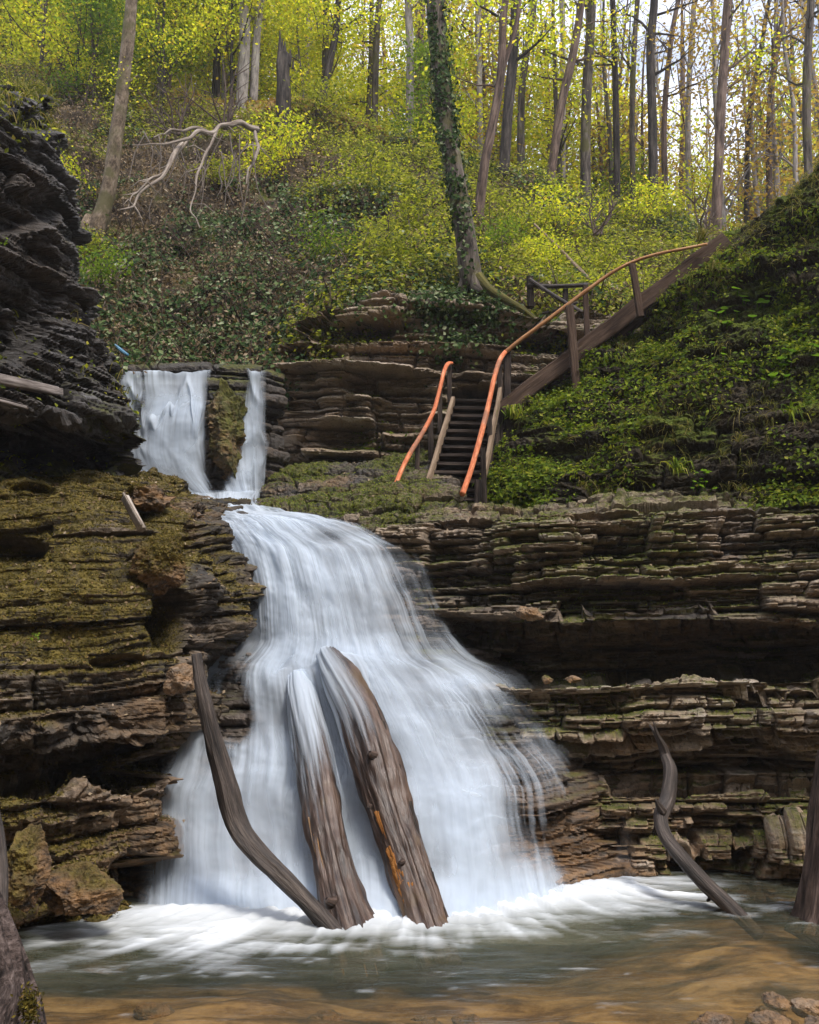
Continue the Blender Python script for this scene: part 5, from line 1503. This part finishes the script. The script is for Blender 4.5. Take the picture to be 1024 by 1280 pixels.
def bank_at(px, py):
    return BANK_BVH.ray_cast(Vector((0, 0, CH)), (Vector(P(px, py, 10.0)) - Vector((0, 0, CH))).normalized())
_b = SURF['bank'][0][::3, ::3]
BANK_BVH = BVHTree.FromPolygons([Vector(v) for v in _b.reshape(-1, 3)], [tuple(int(i) for i in q) for q in gridq(_b.shape[0], _b.shape[1])])
for i, ((a, b), lab, n, sx, sy, r) in enumerate(bl):
    h = bank_at(a, b)[0]; h = np.array(h) if h else P(a, b, 10.5)
    t = thing('broad_leaved_plant', lab, 'plant', 'broad-leaved plants on the bank', loc=h)
    m = MB()
    for k in range(n):
        q = bank_at(a + rs.normal(0, sx * .5), b + rs.normal(0, sy * .6))[0]
        q = np.array(q) if q else h
        if np.linalg.norm(q - h) > .8: q = h + rs.normal(0, .1, 3)
        c = q + np.array([0, -.07, .09]) + rs.normal(0, .02, 3)
        m.tube(np.array([q, (q + c) / 2 + [0, 0, .02], c]), np.array([.006, .005, .004]), 5)
        V, Q = round_leaf(c, np.array([rs.normal(0, .25), -.55, .9]), r * rs.uniform(.6, 1.15), rs); m.add(V, Q, a=rs.rand())
    m.build('leaves', BIGLEAF, t)
fn = [((790, 430), 'strap-leaved fern on the bank beneath the walkway beam'), ((845, 590), 'drooping pale grassy fern on the low right part of the bank'.replace(' right', '')), ((760, 455), 'fern tuft between the walkway post and the mossy ledges'), ((875, 300), 'tuft of long dry grass hanging from the bank skyline'), ((990, 520), 'grassy fern near the frame edge on the bank'),
      ((930, 330), 'tuft of straw-coloured grass under the bank skyline'), ((640, 520), 'leafy tuft where the stairs meet the bank'), ((890, 340), 'long drooping grass tuft beside the skyline tuft')]
for i, ((a, b), lab) in enumerate(fn):
    h = bank_at(a, b)[0]; h = np.array(h) if h else P(a, b, 11)
    n = 46
    C = h + rs.normal(0, .03, (n, 3))
    o = blades('fern', C, np.tile([0, -.5, .8], (n, 1)), rs.uniform(.15, .32, n), .011 if i not in (3, 5, 7) else .006, BANKLEAF if i not in (3, 5, 7) else GRASS, 1.1, rs, .45)
    rebase(tag(o, lab, 'plant', 'ferns and tufts on the bank'), h)
# sprigs on the left rocks
for i, (a, b, Y, lab) in enumerate([(44, 795, 6.5, 'tiny green sprig on the broad mossy rock face'), (6, 302, 7.4, 'tiny leafy sprig on the dark shale wall')]):
    C = P(a, b, Y) + rs.normal(0, .018, (14, 3)); o = leaves('sprig', C, np.array([0, -.6, .6]), rs.uniform(.008, .016, (14, 1)), LEAF_G, None, .5, .6, rs)
    rebase(tag(o, lab, 'plant'), P(a, b, Y))

# grass and leaves that join the shale buttress to the slope
C, N = scatter('cliff.002', 900, lambda S, N, m: (proj(S)[1] < 175) * sstep(.2, .6, N[..., 2]) + .15 * (proj(S)[1] > 395) * (proj(S)[1] < 520) * sstep(.3, .7, N[..., 2]), rs, 0)
C = np.repeat(C, 10, 0) + rs.normal(0, .05, (9000, 3)); N = np.repeat(N, 10, 0)
kind(blades('cliff_grass', C, N, rs.uniform(.06, .26, len(C)), .005, GRASS, 1.0, rs), 'stuff')
C, N = scatter('cliff.002', 5000, lambda S, N, m: ((proj(S)[1] < 190) + .5 * (proj(S)[1] > 380)) * sstep(.2, .6, N[..., 2]), rs, .02)
kind(leaves('cliff_foliage', C, N + [0, 0, .4], rs.uniform(.012, .034, (len(C), 1)), HERB, None, .7, .6, rs), 'stuff')
# ------------------------------------------------------------------ sky, sun, camera
AZ, EL = math.radians(138), math.radians(58)           # veiled sun, high over the bank
w = bpy.data.worlds.new('World'); SC.world = w; w.use_nodes = True
nt = w.node_tree; nt.nodes.clear(); g = NT(nt)
out = g.n('ShaderNodeOutputWorld'); bg = g.n('ShaderNodeBackground')
sky = g.n('ShaderNodeTexSky', sky_type='NISHITA'); sky.sun_disc = False
sky.sun_elevation = EL; sky.sun_rotation = AZ; sky.dust_density = 2.0; sky.air_density = 1.0
co = g.n('ShaderNodeTexCoord').outputs['Generated']
cl = g.rng(g.noise(g.map(co, (1, 1, 2.5)), 2.2, 6, 0.6), 0.30, 0.52)
mixed = g.mixc(g.math('MULTIPLY', cl, 0.62), sky.outputs[0], (10.2, 10.4, 11.4, 1))
g.l(mixed, bg.inputs[0]); bg.inputs[1].default_value = 0.10
g.l(bg.outputs[0], out.inputs[0])

sd = bpy.data.lights.new('sun', 'SUN'); sd.energy = 1.7; sd.angle = math.radians(14); sd.color = (1.0, 0.94, 0.86)
so = bpy.data.objects.new('sun', sd); COL.objects.link(so)
dirv = Vector((math.sin(AZ) * math.cos(EL), math.cos(AZ) * math.cos(EL), math.sin(EL)))
so.rotation_euler = dirv.to_track_quat('Z', 'Y').to_euler()
so.location = dirv * 60

cd = bpy.data.cameras.new('camera'); cam = bpy.data.objects.new('camera', cd); COL.objects.link(cam)
cam.location = (0, 0, CH); cam.rotation_euler = (math.radians(90) + PITCH, 0, 0)
cd.sensor_fit = 'VERTICAL'; cd.sensor_height = 36; cd.lens = 36 * F / 1280
cd.clip_start = 0.05; cd.clip_end = 500
SC.camera = cam
SC.view_settings.view_transform = 'Standard'; SC.view_settings.look = 'None'; SC.view_settings.exposure = EXPOSURE; SC.view_settings.gamma = 1
SC.cycles.use_denoising = True
SC.cycles.transparent_max_bounces = 24
SC.cycles.max_bounces = 8; SC.cycles.diffuse_bounces = 4; SC.cycles.glossy_bounces = 3; SC.cycles.transmission_bounces = 4

# thin spring haze over the whole gorge
bm = bmesh.new(); bmesh.ops.create_cube(bm, size=1.0)
me = bpy.data.meshes.new('haze'); bm.to_mesh(me); bm.free()
hz = bpy.data.objects.new('haze', me); COL.objects.link(hz); kind(hz, 'stuff')
hz.scale = (150, 150, 52); hz.location = (0, 25, 22)
m, nt, out = newmat('haze'); g = NT(nt)
pv = g.n('ShaderNodeVolumePrincipled'); pv.inputs['Color'].default_value = (0.93, 0.93, 0.96, 1); pv.inputs['Density'].default_value = HAZE; pv.inputs['Anisotropy'].default_value = 0.25
g.l(pv.outputs[0], out.inputs['Volume'])
me.materials.append(m)
